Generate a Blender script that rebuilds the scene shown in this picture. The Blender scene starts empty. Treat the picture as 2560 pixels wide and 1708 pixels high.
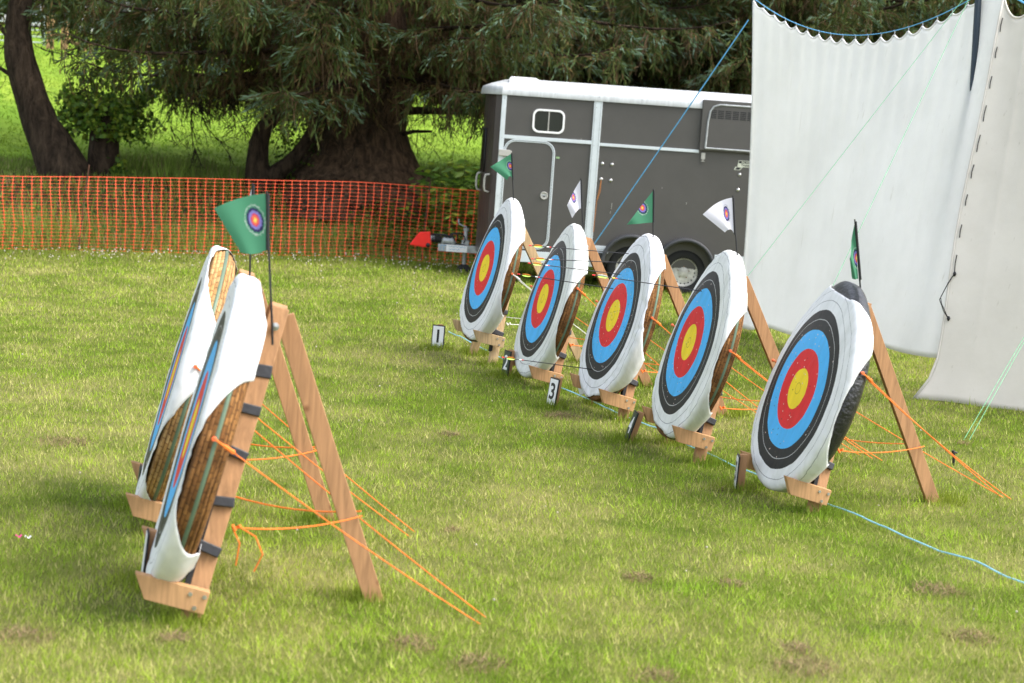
import bpy, bmesh, math, random
import numpy as np
from mathutils import Matrix, Vector, Euler
R = math.radians
SC = bpy.context.scene
COL = SC.collection
rng = np.random.default_rng(7)
random.seed(7)

# ------------------------------------------------------------------ helpers
def tag(o, label=None, cat=None, group=None, kind=None):
    if label: o['label'] = label
    if cat: o['category'] = cat
    if group: o['group'] = group
    if kind: o['kind'] = kind
    return o

def empty(name, label=None, cat=None, group=None, M=None):
    o = bpy.data.objects.new(name, None)
    o.empty_display_size = .1
    COL.objects.link(o)
    if M is not None: o.matrix_world = M
    return tag(o, label, cat, group)

class MB:
    """collects shapes, then links them as one mesh object"""
    def __init__(s): s.v = []; s.f = []; s.uv = []; s.n = 0
    def add(s, vs, fs, uvs=None):
        vs = [tuple(v) for v in vs]
        s.v += vs
        for i, f in enumerate(fs):
            s.f.append([k + s.n for k in f])
            s.uv.append(uvs[i] if uvs else None)
        s.n += len(vs); return s
    def box(s, c, h, M=None):
        c = Vector(c); vs = []
        for dz in (-1, 1):
            for dx, dy in ((-1, -1), (1, -1), (1, 1), (-1, 1)):
                p = Vector((dx*h[0], dy*h[1], dz*h[2]))
                vs.append((M @ p if M else p) + c)
        return s.add(vs, [(3,2,1,0),(4,5,6,7),(0,1,5,4),(1,2,6,5),(2,3,7,6),(3,0,4,7)])
    def plank(s, a, b, w, t, wdir):
        """bar from a to b, w wide along wdir, t thick across"""
        a, b = Vector(a), Vector(b); d = (b-a).normalized()
        W = Vector(wdir); W = (W - d*W.dot(d)).normalized(); T = d.cross(W)
        vs = []
        for p in (a, b):
            for i, j in ((-1,-1),(1,-1),(1,1),(-1,1)):
                vs.append(p + W*(i*w/2) + T*(j*t/2))
        return s.add(vs, [(3,2,1,0),(4,5,6,7),(0,1,5,4),(1,2,6,5),(2,3,7,6),(3,0,4,7)])
    def tube(s, pts, r, n=8, cap=True):
        pts = [Vector(p) for p in pts]; rs = r if hasattr(r, '__len__') else [r]*len(pts)
        vs = []; up = None
        for i, p in enumerate(pts):
            d = (pts[min(i+1, len(pts)-1)] - pts[max(i-1, 0)]).normalized()
            if up is None: up = d.orthogonal().normalized()
            up = (up - d*up.dot(d))
            up = up.normalized() if up.length > 1e-6 else d.orthogonal().normalized()
            sd = d.cross(up)
            for k in range(n):
                a = 2*math.pi*k/n
                vs.append(p + (up*math.cos(a) + sd*math.sin(a))*rs[i])
        fs = []
        for i in range(len(pts)-1):
            for k in range(n):
                k2 = (k+1) % n
                fs.append((i*n+k, i*n+k2, (i+1)*n+k2, (i+1)*n+k))
        if cap:
            fs.append(tuple(range(n))[::-1]); fs.append(tuple((len(pts)-1)*n + k for k in range(n)))
        return s.add(vs, fs)
    def lathe(s, prof, n=48, M=None, uvscale=None):
        """prof: (radius, y) pairs turned about the local y axis"""
        vs = []; fs = []; uvs = []
        m = len(prof)
        L = [0]
        for i in range(1, m): L.append(L[-1] + math.dist(prof[i], prof[i-1]))
        for k in range(n):
            a = 2*math.pi*k/n
            for r_, y in prof:
                p = Vector((r_*math.cos(a), y, r_*math.sin(a))); vs.append(M @ p if M else p)
        for k in range(n):
            k2 = (k+1) % n
            for i in range(m-1):
                fs.append((k*m+i, k*m+i+1, k2*m+i+1, k2*m+i))
                if uvscale:
                    u0, u1 = k/n*uvscale, (k+1)/n*uvscale
                    uvs.append(((u0, L[i]), (u0, L[i+1]), (u1, L[i+1]), (u1, L[i])))
        return s.add(vs, fs, uvs if uvscale else None)
    def grid(s, P, uv=None):
        """P: rows of points"""
        a, b = len(P), len(P[0]); vs = [p for row in P for p in row]; fs = []; uvs = []
        for i in range(a-1):
            for j in range(b-1):
                q = (i*b+j, i*b+j+1, (i+1)*b+j+1, (i+1)*b+j); fs.append(q)
                if uv: uvs.append(tuple(uv[k//b][k % b] for k in q))
        return s.add(vs, fs, uvs if uv else None)
    def prism(s, poly, h, M):
        """flat polygon (x,y) pushed to z=0..h, placed by M"""
        n = len(poly)
        vs = [M @ Vector((x, y, 0)) for x, y in poly] + [M @ Vector((x, y, h)) for x, y in poly]
        fs = [tuple(range(n))[::-1], tuple(range(n, 2*n))] + [(i, (i+1) % n, (i+1) % n+n, i+n) for i in range(n)]
        return s.add(vs, fs)
    def build(s, name, mat, parent=None, M=None, smooth=False, bevel=0, solid=0):
        me = bpy.data.meshes.new(name)
        me.from_pydata(s.v, [], s.f); 
        if any(u for u in s.uv):
            l = me.uv_layers.new(name='UVMap'); k = 0
            for f, u in zip(s.f, s.uv):
                for i in range(len(f)):
                    l.data[k].uv = u[i] if u else (0, 0); k += 1
        bm = bmesh.new(); bm.from_mesh(me); bmesh.ops.recalc_face_normals(bm, faces=bm.faces); bm.to_mesh(me); bm.free()
        me.materials.append(mat)
        if smooth: me.shade_smooth()
        o = bpy.data.objects.new(name, me); COL.objects.link(o)
        if parent: o.parent = parent
        if M is not None: o.matrix_local = M
        if solid:
            m = o.modifiers.new('s', 'SOLIDIFY'); m.thickness = solid; m.offset = 0
        if bevel:
            m = o.modifiers.new('b', 'BEVEL'); m.width = bevel; m.segments = 2; m.limit_method = 'ANGLE'; m.angle_limit = R(40)
        return o

def np_obj(name, V, F, mat, colr=None, parent=None, smooth=False, M=None):
    me = bpy.data.meshes.new(name)
    V = np.asarray(V, dtype=np.float32); F = np.asarray(F, dtype=np.int32)
    k = F.shape[1]
    me.vertices.add(len(V)); me.vertices.foreach_set('co', V.ravel())
    me.loops.add(F.size); me.loops.foreach_set('vertex_index', F.ravel())
    me.polygons.add(len(F)); me.polygons.foreach_set('loop_start', np.arange(0, F.size, k, dtype=np.int32))
    me.polygons.foreach_set('loop_total', np.full(len(F), k, dtype=np.int32))
    me.update(calc_edges=True)
    if colr is not None:
        at = me.color_attributes.new('col', 'FLOAT_COLOR', 'POINT')
        c = np.ones((len(V), 4), dtype=np.float32); c[:, :3] = colr
        at.data.foreach_set('color', c.ravel())
    me.materials.append(mat)
    if smooth: me.shade_smooth()
    o = bpy.data.objects.new(name, me); COL.objects.link(o)
    if parent: o.parent = parent
    if M is not None: o.matrix_local = M
    return o

def copy_tree(o, parent=None):
    c = o.copy(); COL.objects.link(c)
    if parent: c.parent = parent; c.matrix_parent_inverse = o.matrix_parent_inverse.copy()
    for ch in list(o.children): copy_tree(ch, c)
    return c

# value noise
_H = rng.random((256, 256))
def vnoise(x, y):
    x = np.asarray(x, float); y = np.asarray(y, float)
    xi = np.floor(x).astype(int); yi = np.floor(y).astype(int); fx = x-xi; fy = y-yi
    fx = fx*fx*(3-2*fx); fy = fy*fy*(3-2*fy)
    g = lambda a, b: _H[a & 255, b & 255]
    return (g(xi,yi)*(1-fx)+g(xi+1,yi)*fx)*(1-fy) + (g(xi,yi+1)*(1-fx)+g(xi+1,yi+1)*fx)*fy
def fbm(x, y, o=4):
    s = 0; a = .5
    for i in range(o): s = s + a*vnoise(x*2**i+17*i, y*2**i+31*i); a *= .5
    return s/(1-.5**o)

# ------------------------------------------------------------------ materials
def mat(name):
    m = bpy.data.materials.new(name); m.use_nodes = True
    nt = m.node_tree; b = nt.nodes['Principled BSDF']
    return m, nt, b
def N(nt, t, **kw):
    n = nt.nodes.new(t)
    for k, v in kw.items():
        if k in n.inputs: n.inputs[k].default_value = v
        else: setattr(n, k, v)
    return n
def c4(c): return (c[0], c[1], c[2], 1)
def plain(name, c, rough=.6, spec=.4, metal=0, var=.15, scale=8, bump=.0, bscale=60, stretch=(1,1,1)):
    """one colour, broken up by two noises, with an optional fine bump"""
    m, nt, b = mat(name)
    tc = N(nt, 'ShaderNodeTexCoord'); mp = N(nt, 'ShaderNodeMapping'); mp.inputs['Scale'].default_value = stretch
    nt.links.new(tc.outputs['Object'], mp.inputs['Vector'])
    n1 = N(nt, 'ShaderNodeTexNoise', Scale=scale, Detail=6.0, Roughness=.65)
    nt.links.new(mp.outputs['Vector'], n1.inputs['Vector'])
    r = N(nt, 'ShaderNodeValToRGB')
    r.color_ramp.elements[0].position = .3; r.color_ramp.elements[1].position = .7
    r.color_ramp.elements[0].color = c4([x*(1-var) for x in c]); r.color_ramp.elements[1].color = c4([min(1, x*(1+var)) for x in c])
    nt.links.new(n1.outputs['Fac'], r.inputs['Fac']); nt.links.new(r.outputs['Color'], b.inputs['Base Color'])
    b.inputs['Roughness'].default_value = rough; b.inputs['Metallic'].default_value = metal
    b.inputs['Specular IOR Level'].default_value = spec
    if bump:
        n2 = N(nt, 'ShaderNodeTexNoise', Scale=bscale, Detail=4.0)
        nt.links.new(mp.outputs['Vector'], n2.inputs['Vector'])
        bp = N(nt, 'ShaderNodeBump', Strength=bump, Distance=.01)
        nt.links.new(n2.outputs['Fac'], bp.inputs['Height']); nt.links.new(bp.outputs['Normal'], b.inputs['Normal'])
    return m
def vcol(name, rough=.6, spec=.25, trans=.3, var=0.0):
    m, nt, b = mat(name)
    a = N(nt, 'ShaderNodeVertexColor'); a.layer_name = 'col'
    nt.links.new(a.outputs['Color'], b.inputs['Base Color'])
    b.inputs['Roughness'].default_value = rough; b.inputs['Specular IOR Level'].default_value = spec
    if trans:
        t = N(nt, 'ShaderNodeBsdfTranslucent'); mx = N(nt, 'ShaderNodeMixShader'); mx.inputs[0].default_value = trans
        nt.links.new(a.outputs['Color'], t.inputs['Color'])
        nt.links.new(b.outputs[0], mx.inputs[1]); nt.links.new(t.outputs[0], mx.inputs[2])
        nt.links.new(mx.outputs[0], nt.nodes['Material Output'].inputs['Surface'])
    return m
def wood(name, c, dark=.55):
    m, nt, b = mat(name)
    tc = N(nt, 'ShaderNodeTexCoord'); mp = N(nt, 'ShaderNodeMapping'); mp.inputs['Scale'].default_value = (14, 14, 1.2)
    nt.links.new(tc.outputs['Object'], mp.inputs['Vector'])
    n1 = N(nt, 'ShaderNodeTexNoise', Scale=3.0, Detail=8.0, Roughness=.6, Distortion=.6)
    nt.links.new(mp.outputs['Vector'], n1.inputs['Vector'])
    r = N(nt, 'ShaderNodeValToRGB'); e = r.color_ramp.elements
    e[0].position = .3; e[1].position = .68; e[0].color = c4([x*dark for x in c]); e[1].color = c4([x*1.12 for x in c])
    nt.links.new(n1.outputs['Fac'], r.inputs['Fac'])
    v = N(nt, 'ShaderNodeTexVoronoi', Scale=5.0); nt.links.new(tc.outputs['Object'], v.inputs['Vector'])
    kr = N(nt, 'ShaderNodeValToRGB'); kr.color_ramp.elements[0].position = .03; kr.color_ramp.elements[1].position = .1
    kr.color_ramp.elements[0].color = (.35, .22, .15, 1); kr.color_ramp.elements[1].color = (1, 1, 1, 1)
    nt.links.new(v.outputs['Distance'], kr.inputs['Fac'])
    mx = N(nt, 'ShaderNodeMix', data_type='RGBA', blend_type='MULTIPLY'); mx.inputs[0].default_value = .8
    nt.links.new(r.outputs['Color'], mx.inputs[6]); nt.links.new(kr.outputs['Color'], mx.inputs[7])
    nt.links.new(mx.outputs[2], b.inputs['Base Color'])
    b.inputs['Roughness'].default_value = .7; b.inputs['Specular IOR Level'].default_value = .25
    bp = N(nt, 'ShaderNodeBump', Strength=.25, Distance=.004); nt.links.new(n1.outputs['Fac'], bp.inputs['Height'])
    nt.links.new(bp.outputs['Normal'], b.inputs['Normal'])
    return m
def straw_mat(name, c1, c2, dark):
    m, nt, b = mat(name)
    tc = N(nt, 'ShaderNodeTexCoord')
    nz = N(nt, 'ShaderNodeTexNoise', Scale=9.0, Detail=3.0); nt.links.new(tc.outputs['UV'], nz.inputs['Vector'])
    ad = N(nt, 'ShaderNodeVectorMath', operation='MULTIPLY_ADD'); ad.inputs[1].default_value = (.045, .020, 0)
    nt.links.new(nz.outputs['Color'], ad.inputs[0]); nt.links.new(tc.outputs['UV'], ad.inputs[2])
    br = N(nt, 'ShaderNodeTexBrick', Scale=1.0); br.offset = .5
    br.inputs['Brick Width'].default_value = .042; br.inputs['Row Height'].default_value = .0235
    br.inputs['Mortar Size'].default_value = .0022; br.inputs['Mortar Smooth'].default_value = .6
    br.inputs['Color1'].default_value = c4(c1); br.inputs['Color2'].default_value = c4(c2); br.inputs['Mortar'].default_value = c4(dark)
    nt.links.new(ad.outputs[0], br.inputs['Vector'])
    n2 = N(nt, 'ShaderNodeTexNoise', Scale=4.0, Detail=8.0, Roughness=.75); nt.links.new(tc.outputs['Object'], n2.inputs['Vector'])
    r = N(nt, 'ShaderNodeValToRGB'); r.color_ramp.elements[0].position = .3; r.color_ramp.elements[1].position = .72
    r.color_ramp.elements[0].color = (.35, .3, .28, 1); r.color_ramp.elements[1].color = (1.35, 1.3, 1.2, 1)
    nt.links.new(n2.outputs['Fac'], r.inputs['Fac'])
    mx = N(nt, 'ShaderNodeMix', data_type='RGBA', blend_type='MULTIPLY'); mx.inputs[0].default_value = 1
    nt.links.new(br.outputs['Color'], mx.inputs[6]); nt.links.new(r.outputs['Color'], mx.inputs[7])
    nt.links.new(mx.outputs[2], b.inputs['Base Color'])
    n3 = N(nt, 'ShaderNodeTexNoise', Scale=140.0, Detail=3.0); nt.links.new(tc.outputs['UV'], n3.inputs['Vector'])
    sm = N(nt, 'ShaderNodeMath', operation='MULTIPLY_ADD'); sm.inputs[1].default_value = .5
    iv = N(nt, 'ShaderNodeMath', operation='SUBTRACT'); iv.inputs[0].default_value = 1
    nt.links.new(br.outputs['Fac'], iv.inputs[1]); nt.links.new(n3.outputs['Fac'], sm.inputs[0]); nt.links.new(iv.outputs[0], sm.inputs[2])
    bp = N(nt, 'ShaderNodeBump', Strength=.8, Distance=.006); nt.links.new(sm.outputs[0], bp.inputs['Height'])
    nt.links.new(bp.outputs['Normal'], b.inputs['Normal'])
    b.inputs['Roughness'].default_value = .75; b.inputs['Specular IOR Level'].default_value = .25
    return m
def ringramp(nt, stops):
    r = N(nt, 'ShaderNodeValToRGB'); cr = r.color_ramp; cr.interpolation = 'CONSTANT'
    while len(cr.elements) > 1: cr.elements.remove(cr.elements[-1])
    cr.elements[0].position = 0; cr.elements[0].color = c4(stops[0][1])
    for p, c in stops[1:]:
        e = cr.elements.new(p); e.color = c4(c)
    return r
def face_mat(name, holes=.25, stain=.2, white=(.80, .81, .82), sid=0.0):
    """printed paper target: ten scoring rings in five colours"""
    m, nt, b = mat(name)
    tc = N(nt, 'ShaderNodeTexCoord')
    nz = N(nt, 'ShaderNodeTexNoise', Scale=5.0, Detail=3.0); 
    of = N(nt, 'ShaderNodeVectorMath', operation='ADD'); of.inputs[1].default_value = (sid, sid*.7, sid*.3)
    nt.links.new(tc.outputs['UV'], of.inputs[0]); nt.links.new(of.outputs[0], nz.inputs['Vector'])
    su = N(nt, 'ShaderNodeVectorMath', operation='SUBTRACT'); su.inputs[1].default_value = (.5, .5, .5)
    nt.links.new(nz.outputs['Color'], su.inputs[0])
    ad = N(nt, 'ShaderNodeVectorMath', operation='MULTIPLY_ADD'); ad.inputs[1].default_value = (.022, .022, 0)
    nt.links.new(su.outputs[0], ad.inputs[0]); nt.links.new(tc.outputs['UV'], ad.inputs[2])
    fl = N(nt, 'ShaderNodeVectorMath', operation='MULTIPLY'); fl.inputs[1].default_value = (1, 1, 0)
    nt.links.new(ad.outputs[0], fl.inputs[0])
    ln = N(nt, 'ShaderNodeVectorMath', operation='LENGTH'); nt.links.new(fl.outputs[0], ln.inputs[0])
    gold = (.90, .66, .015); red = (.72, .017, .022); blue = (.07, .45, .90); blk = (.016, .016, .018); W = white
    z = .0605; w = .0022
    st = [(0, gold), (z*.5-w/2, (.35,.25,.02)), (z*.5+w/2, gold), (z-w/2, (.35,.25,.02)), (z+w/2, gold), (2*z, red), (3*z-w*.7, (.30,.01,.01)), (3*z+w*.7, red), (4*z, blue), (5*z-w*.7, (.03,.15,.4)), (5*z+w*.7, blue),
          (6*z, blk), (7*z-w, (.55,.55,.55)), (7*z+w, blk), (8*z, W), (9*z-w*.8, (.25,.25,.27)), (9*z+w*.8, W), (10*z-w/2, (.4,.4,.42)), (10*z+w/2, W)]
    rr = ringramp(nt, st); nt.links.new(ln.outputs['Value'], rr.inputs['Fac'])
    # punched arrow holes: small pale and dark specks
    vo = N(nt, 'ShaderNodeTexVoronoi', Scale=34.0); nt.links.new(of.outputs[0], vo.inputs['Vector'])
    lt = N(nt, 'ShaderNodeMath', operation='LESS_THAN'); lt.inputs[1].default_value = .16
    nt.links.new(vo.outputs['Distance'], lt.inputs[0])
    sp = N(nt, 'ShaderNodeSeparateColor'); nt.links.new(vo.outputs['Color'], sp.inputs[0])
    l2 = N(nt, 'ShaderNodeMath', operation='LESS_THAN'); l2.inputs[1].default_value = holes
    nt.links.new(sp.outputs[0], l2.inputs[0])
    l3 = N(nt, 'ShaderNodeMath', operation='LESS_THAN'); l3.inputs[1].default_value = .42
    nt.links.new(ln.outputs['Value'], l3.inputs[0])
    mu = N(nt, 'ShaderNodeMath', operation='MULTIPLY'); nt.links.new(lt.outputs[0], mu.inputs[0]); nt.links.new(l2.outputs[0], mu.inputs[1])
    mu2 = N(nt, 'ShaderNodeMath', operation='MULTIPLY'); nt.links.new(mu.outputs[0], mu2.inputs[0]); nt.links.new(l3.outputs[0], mu2.inputs[1])
    gt = N(nt, 'ShaderNodeMath', operation='GREATER_THAN'); gt.inputs[1].default_value = .5; nt.links.new(sp.outputs[1], gt.inputs[0])
    hc = N(nt, 'ShaderNodeMix', data_type='RGBA'); hc.inputs[6].default_value = (.08, .05, .04, 1); hc.inputs[7].default_value = (.75, .6, .55, 1)
    nt.links.new(gt.outputs[0], hc.inputs[0])
    mh = N(nt, 'ShaderNodeMix', data_type='RGBA'); nt.links.new(mu2.outputs[0], mh.inputs[0])
    nt.links.new(rr.outputs['Color'], mh.inputs[6]); nt.links.new(hc.outputs[2], mh.inputs[7])
    # weathering streaks and mud
    mp = N(nt, 'ShaderNodeMapping'); mp.inputs['Scale'].default_value = (9, 2.0, 1); nt.links.new(of.outputs[0], mp.inputs['Vector'])
    n2 = N(nt, 'ShaderNodeTexNoise', Scale=1.6, Detail=9.0, Roughness=.7); nt.links.new(mp.outputs[0], n2.inputs['Vector'])
    r2 = N(nt, 'ShaderNodeValToRGB'); r2.color_ramp.elements[0].position = .35; r2.color_ramp.elements[1].position = .62
    r2.color_ramp.elements[0].color = (1-stain, 1-stain*.95, 1-stain*1.05, 1); r2.color_ramp.elements[1].color = (1, 1, 1, 1)
    nt.links.new(n2.outputs['Fac'], r2.inputs['Fac'])
    mx = N(nt, 'ShaderNodeMix', data_type='RGBA', blend_type='MULTIPLY'); mx.inputs[0].default_value = 1
    nt.links.new(mh.outputs[2], mx.inputs[6]); nt.links.new(r2.outputs['Color'], mx.inputs[7])
    nt.links.new(mx.outputs[2], b.inputs['Base Color'])
    b.inputs['Roughness'].default_value = .55; b.inputs['Specular IOR Level'].default_value = .3
    n3 = N(nt, 'ShaderNodeTexNoise', Scale=6.0, Detail=6.0, Distortion=1.6, noise_type='RIDGED_MULTIFRACTAL'); nt.links.new(of.outputs[0], n3.inputs['Vector'])
    bp = N(nt, 'ShaderNodeBump', Strength=.30, Distance=.008); nt.links.new(n3.outputs['Fac'], bp.inputs['Height'])
    nt.links.new(bp.outputs['Normal'], b.inputs['Normal'])
    return m
def flag_mat(name, base, dark):
    """cloth with a round rosette emblem; UV runs from the emblem centre in emblem radii"""
    m, nt, b = mat(name)
    tc = N(nt, 'ShaderNodeTexCoord')
    fl = N(nt, 'ShaderNodeVectorMath', operation='MULTIPLY'); fl.inputs[1].default_value = (1, 1, 0)
    nt.links.new(tc.outputs['UV'], fl.inputs[0])
    nz = N(nt, 'ShaderNodeTexNoise', Scale=6.0, Detail=2.0); nt.links.new(tc.outputs['UV'], nz.inputs['Vector'])
    ln = N(nt, 'ShaderNodeVectorMath', operation='LENGTH'); nt.links.new(fl.outputs[0], ln.inputs[0])
    ma = N(nt, 'ShaderNodeMath', operation='MULTIPLY_ADD'); ma.inputs[1].default_value = .5
    sb = N(nt, 'ShaderNodeMath', operation='SUBTRACT'); sb.inputs[1].default_value = .25
    nt.links.new(nz.outputs['Fac'], ma.inputs[0]); nt.links.new(ln.outputs['Value'], sb.inputs[0]); nt.links.new(sb.outputs[0], ma.inputs[2])
    dv = N(nt, 'ShaderNodeMath', operation='DIVIDE'); dv.inputs[1].default_value = 2.0; nt.links.new(ma.outputs[0], dv.inputs[0])
    ring = tuple(.55*x+.45*.75 for x in base) if dark else (.45, .45, .55)
    rr = ringramp(nt, [(0, (.85,.65,.12)), (.09, (.8,.16,.10)), (.2, (.62,.05,.12)), (.26, (.22,.20,.52)), (.38, (.035,.03,.10)), (.5, base), (.57, ring), (.61, base)])
    nt.links.new(dv.outputs[0], rr.inputs['Fac']); nt.links.new(rr.outputs['Color'], b.inputs['Base Color'])
    b.inputs['Roughness'].default_value = .7; b.inputs['Specular IOR Level'].default_value = .2
    t = N(nt, 'ShaderNodeBsdfTranslucent'); mx = N(nt, 'ShaderNodeMixShader'); mx.inputs[0].default_value = .3
    nt.links.new(rr.outputs['Color'], t.inputs['Color']); nt.links.new(b.outputs[0], mx.inputs[1]); nt.links.new(t.outputs[0], mx.inputs[2])
    nt.links.new(mx.outputs[0], nt.nodes['Material Output'].inputs['Surface'])
    return m
def cloth_mat(name, c, stain):
    m, nt, b = mat(name)
    tc = N(nt, 'ShaderNodeTexCoord')
    n1 = N(nt, 'ShaderNodeTexNoise', Scale=1.3, Detail=9.0, Roughness=.68); nt.links.new(tc.outputs['Object'], n1.inputs['Vector'])
    r = N(nt, 'ShaderNodeValToRGB'); e = r.color_ramp.elements; e[0].position = .32; e[1].position = .62
    e[0].color = c4(stain); e[1].color = c4(c); nt.links.new(n1.outputs['Fac'], r.inputs['Fac'])
    mp = N(nt, 'ShaderNodeMapping'); mp.inputs['Scale'].default_value = (10, 10, .6); mp.inputs['Rotation'].default_value = (0, .5, 0)
    nt.links.new(tc.outputs['Object'], mp.inputs['Vector'])
    n4 = N(nt, 'ShaderNodeTexNoise', Scale=3.0, Detail=4.0); nt.links.new(mp.outputs[0], n4.inputs['Vector'])
    r4 = N(nt, 'ShaderNodeValToRGB'); r4.color_ramp.elements[0].position = .24; r4.color_ramp.elements[1].position = .33
    r4.color_ramp.elements[0].color = (.8, .79, .76, 1); r4.color_ramp.elements[1].color = (1, 1, 1, 1)
    nt.links.new(n4.outputs['Fac'], r4.inputs['Fac'])
    mm = N(nt, 'ShaderNodeMix', data_type='RGBA', blend_type='MULTIPLY'); mm.inputs[0].default_value = .7
    nt.links.new(r.outputs['Color'], mm.inputs[6]); nt.links.new(r4.outputs['Color'], mm.inputs[7])
    nt.links.new(mm.outputs[2], b.inputs['Base Color'])
    b.inputs['Roughness'].default_value = .8; b.inputs['Specular IOR Level'].default_value = .15
    n2 = N(nt, 'ShaderNodeTexNoise', Scale=4.0, Detail=6.0); nt.links.new(tc.outputs['Object'], n2.inputs['Vector'])
    bp = N(nt, 'ShaderNodeBump', Strength=.25, Distance=.03); nt.links.new(n2.outputs['Fac'], bp.inputs['Height']); nt.links.new(bp.outputs['Normal'], b.inputs['Normal'])
    t = N(nt, 'ShaderNodeBsdfTranslucent'); mx = N(nt, 'ShaderNodeMixShader'); mx.inputs[0].default_value = .42
    nt.links.new(mm.outputs[2], t.inputs['Color']); nt.links.new(b.outputs[0], mx.inputs[1]); nt.links.new(t.outputs[0], mx.inputs[2])
    nt.links.new(mx.outputs[0], nt.nodes['Material Output'].inputs['Surface'])
    return m
def bark_mat(name, c):
    m, nt, b = mat(name)
    tc = N(nt, 'ShaderNodeTexCoord'); mp = N(nt, 'ShaderNodeMapping'); mp.inputs['Scale'].default_value = (7, 7, 2.2)
    nt.links.new(tc.outputs['Object'], mp.inputs['Vector'])
    n1 = N(nt, 'ShaderNodeTexNoise', Scale=1.5, Detail=10.0, Roughness=.7, Distortion=.5); nt.links.new(mp.outputs[0], n1.inputs['Vector'])
    r = N(nt, 'ShaderNodeValToRGB'); e = r.color_ramp.elements; e[0].position = .36; e[1].position = .7
    e[0].color = c4([x*.25 for x in c]); e[1].color = c4([x*1.7 for x in c]); nt.links.new(n1.outputs['Fac'], r.inputs['Fac'])
    nt.links.new(r.outputs['Color'], b.inputs['Base Color']); b.inputs['Roughness'].default_value = .9; b.inputs['Specular IOR Level'].default_value = .15
    bp = N(nt, 'ShaderNodeBump', Strength=1.0, Distance=.10); nt.links.new(n1.outputs['Fac'], bp.inputs['Height']); nt.links.new(bp.outputs['Normal'], b.inputs['Normal'])
    return m

M = {}
M['wood'] = wood('pine_board', (.43, .235, .115), .66)
M['wood_pale'] = wood('pale_pine_board', (.54, .38, .21))
M['wood_arm'] = wood('arm_board', (.50, .285, .135), .66)
M['straw'] = straw_mat('straw_rope', (.31, .155, .052), (.195, .090, .029), (.075, .036, .013))
M['straw_light'] = straw_mat('fresh_straw_rope', (.62, .42, .20), (.47, .27, .10), (.14, .07, .03))
M['black_wrap'] = plain('black_wrap', (.018, .018, .02), rough=.30, spec=.6, bump=1.0, bscale=22, stretch=(.5, 1.6, 1.6))
M['black'] = plain('black_tape', (.02, .02, .023), rough=.4, spec=.5, bump=.3, bscale=30)
M['foam'] = plain('black_foam', (.014, .014, .015), rough=.8)
M['green_strap'] = plain('green_strap', (.115, .17, .11), rough=.45)
M['steel'] = plain('steel', (.55, .55, .55), rough=.35, metal=.9, var=.2, scale=30)
M['alu'] = plain('aluminium_trim', (.60, .65, .68), rough=.42, metal=.25, var=.08, scale=5)
M['galv'] = plain('galvanised_steel', (.38, .40, .41), rough=.5, metal=.4, var=.3, scale=14)
M['orange_rope'] = plain('orange_rope', (.90, .20, .025), rough=.6, bump=.5, bscale=200)
M['white_rope'] = plain('white_rope', (.75, .75, .72), rough=.6)
M['blue_rope'] = plain('blue_rope', (.13, .43, .74), rough=.5, bump=.5, bscale=200)
M['pale_blue_rope'] = plain('faded_blue_rope', (.30, .62, .78), rough=.6, bump=.5, bscale=200)
M['green_rope'] = plain('green_rope', (.22, .58, .32), rough=.5)
M['pin'] = plain('orange_plastic', (.92, .17, .06), rough=.4)
M['net'] = plain('orange_net', (.82, .105, .040), rough=.45, var=.12, scale=3)
M['red'] = plain('red_plastic', (.80, .02, .015), rough=.32, var=.05)
M['rubber'] = plain('tyre_rubber', (.018, .018, .018), rough=.8, bump=.3, bscale=60)
M['mudguard'] = plain('mudguard_plastic', (.045, .047, .052), rough=.5, var=.1)
M['rim'] = plain('wheel_rim', (.46, .45, .41), rough=.5, metal=.0, var=.4, scale=12)
M['panel'] = plain('trailer_panel', (.076, .072, .067), rough=.36, var=.09, scale=2.0, bump=.04, bscale=200)
M['nose'] = plain('trailer_nose', (.060, .048, .046), rough=.3, var=.06, scale=2)
M['roof'] = plain('trailer_roof', (.52, .54, .555), rough=.45, var=.16, scale=3, stretch=(7, .6, 1))
M['greyplastic'] = plain('grey_plastic', (.42, .41, .38), rough=.5)
M['white'] = plain('white_paint', (.80, .80, .80), rough=.5, var=.04)
M['dkgreen'] = plain('dark_green_paint', (.035, .055, .035), rough=.5)
M['ink'] = plain('black_ink', (.012, .012, .014), rough=.5)
M['blueink'] = plain('blue_ink', (.10, .30, .55), rough=.5)
M['amber'] = plain('amber_lens', (.95, .26, .01), rough=.25)
M['shaft'] = plain('carbon_shaft', (.012, .012, .014), rough=.3)
M['vane_green'] = plain('green_vane', (.45, .85, .08), rough=.5)
M['vane_orange'] = plain('orange_vane', (.95, .30, .04), rough=.5)
M['vane_red'] = plain('red_wrap', (.7, .03, .03), rough=.4)
M['vane_white'] = plain('white_wrap', (.8, .8, .78), rough=.4)
M['yellow'] = plain('yellow_wrap', (.9, .7, .05), rough=.4)
M['navy'] = plain('navy_pole', (.016, .030, .045), rough=.4)
M['bark'] = bark_mat('spruce_bark', (.105, .068, .042))
M['bark_dark'] = bark_mat('dark_bark', (.056, .039, .026))
M['needles'] = vcol('needles', trans=.38, rough=.7, spec=.08)
M['leaf'] = vcol('leaf', trans=.35, rough=.45)
M['twig'] = vcol('twig', trans=0, rough=.85, spec=.15)
M['grass'] = vcol('grass', trans=.35, rough=.6, spec=.2)
g, nt, b = mat('glass'); b.inputs['Base Color'].default_value = (.02, .025, .02, 1); b.inputs['Roughness'].default_value = .04; b.inputs['Specular IOR Level'].default_value = .8
M['glass'] = g
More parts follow.
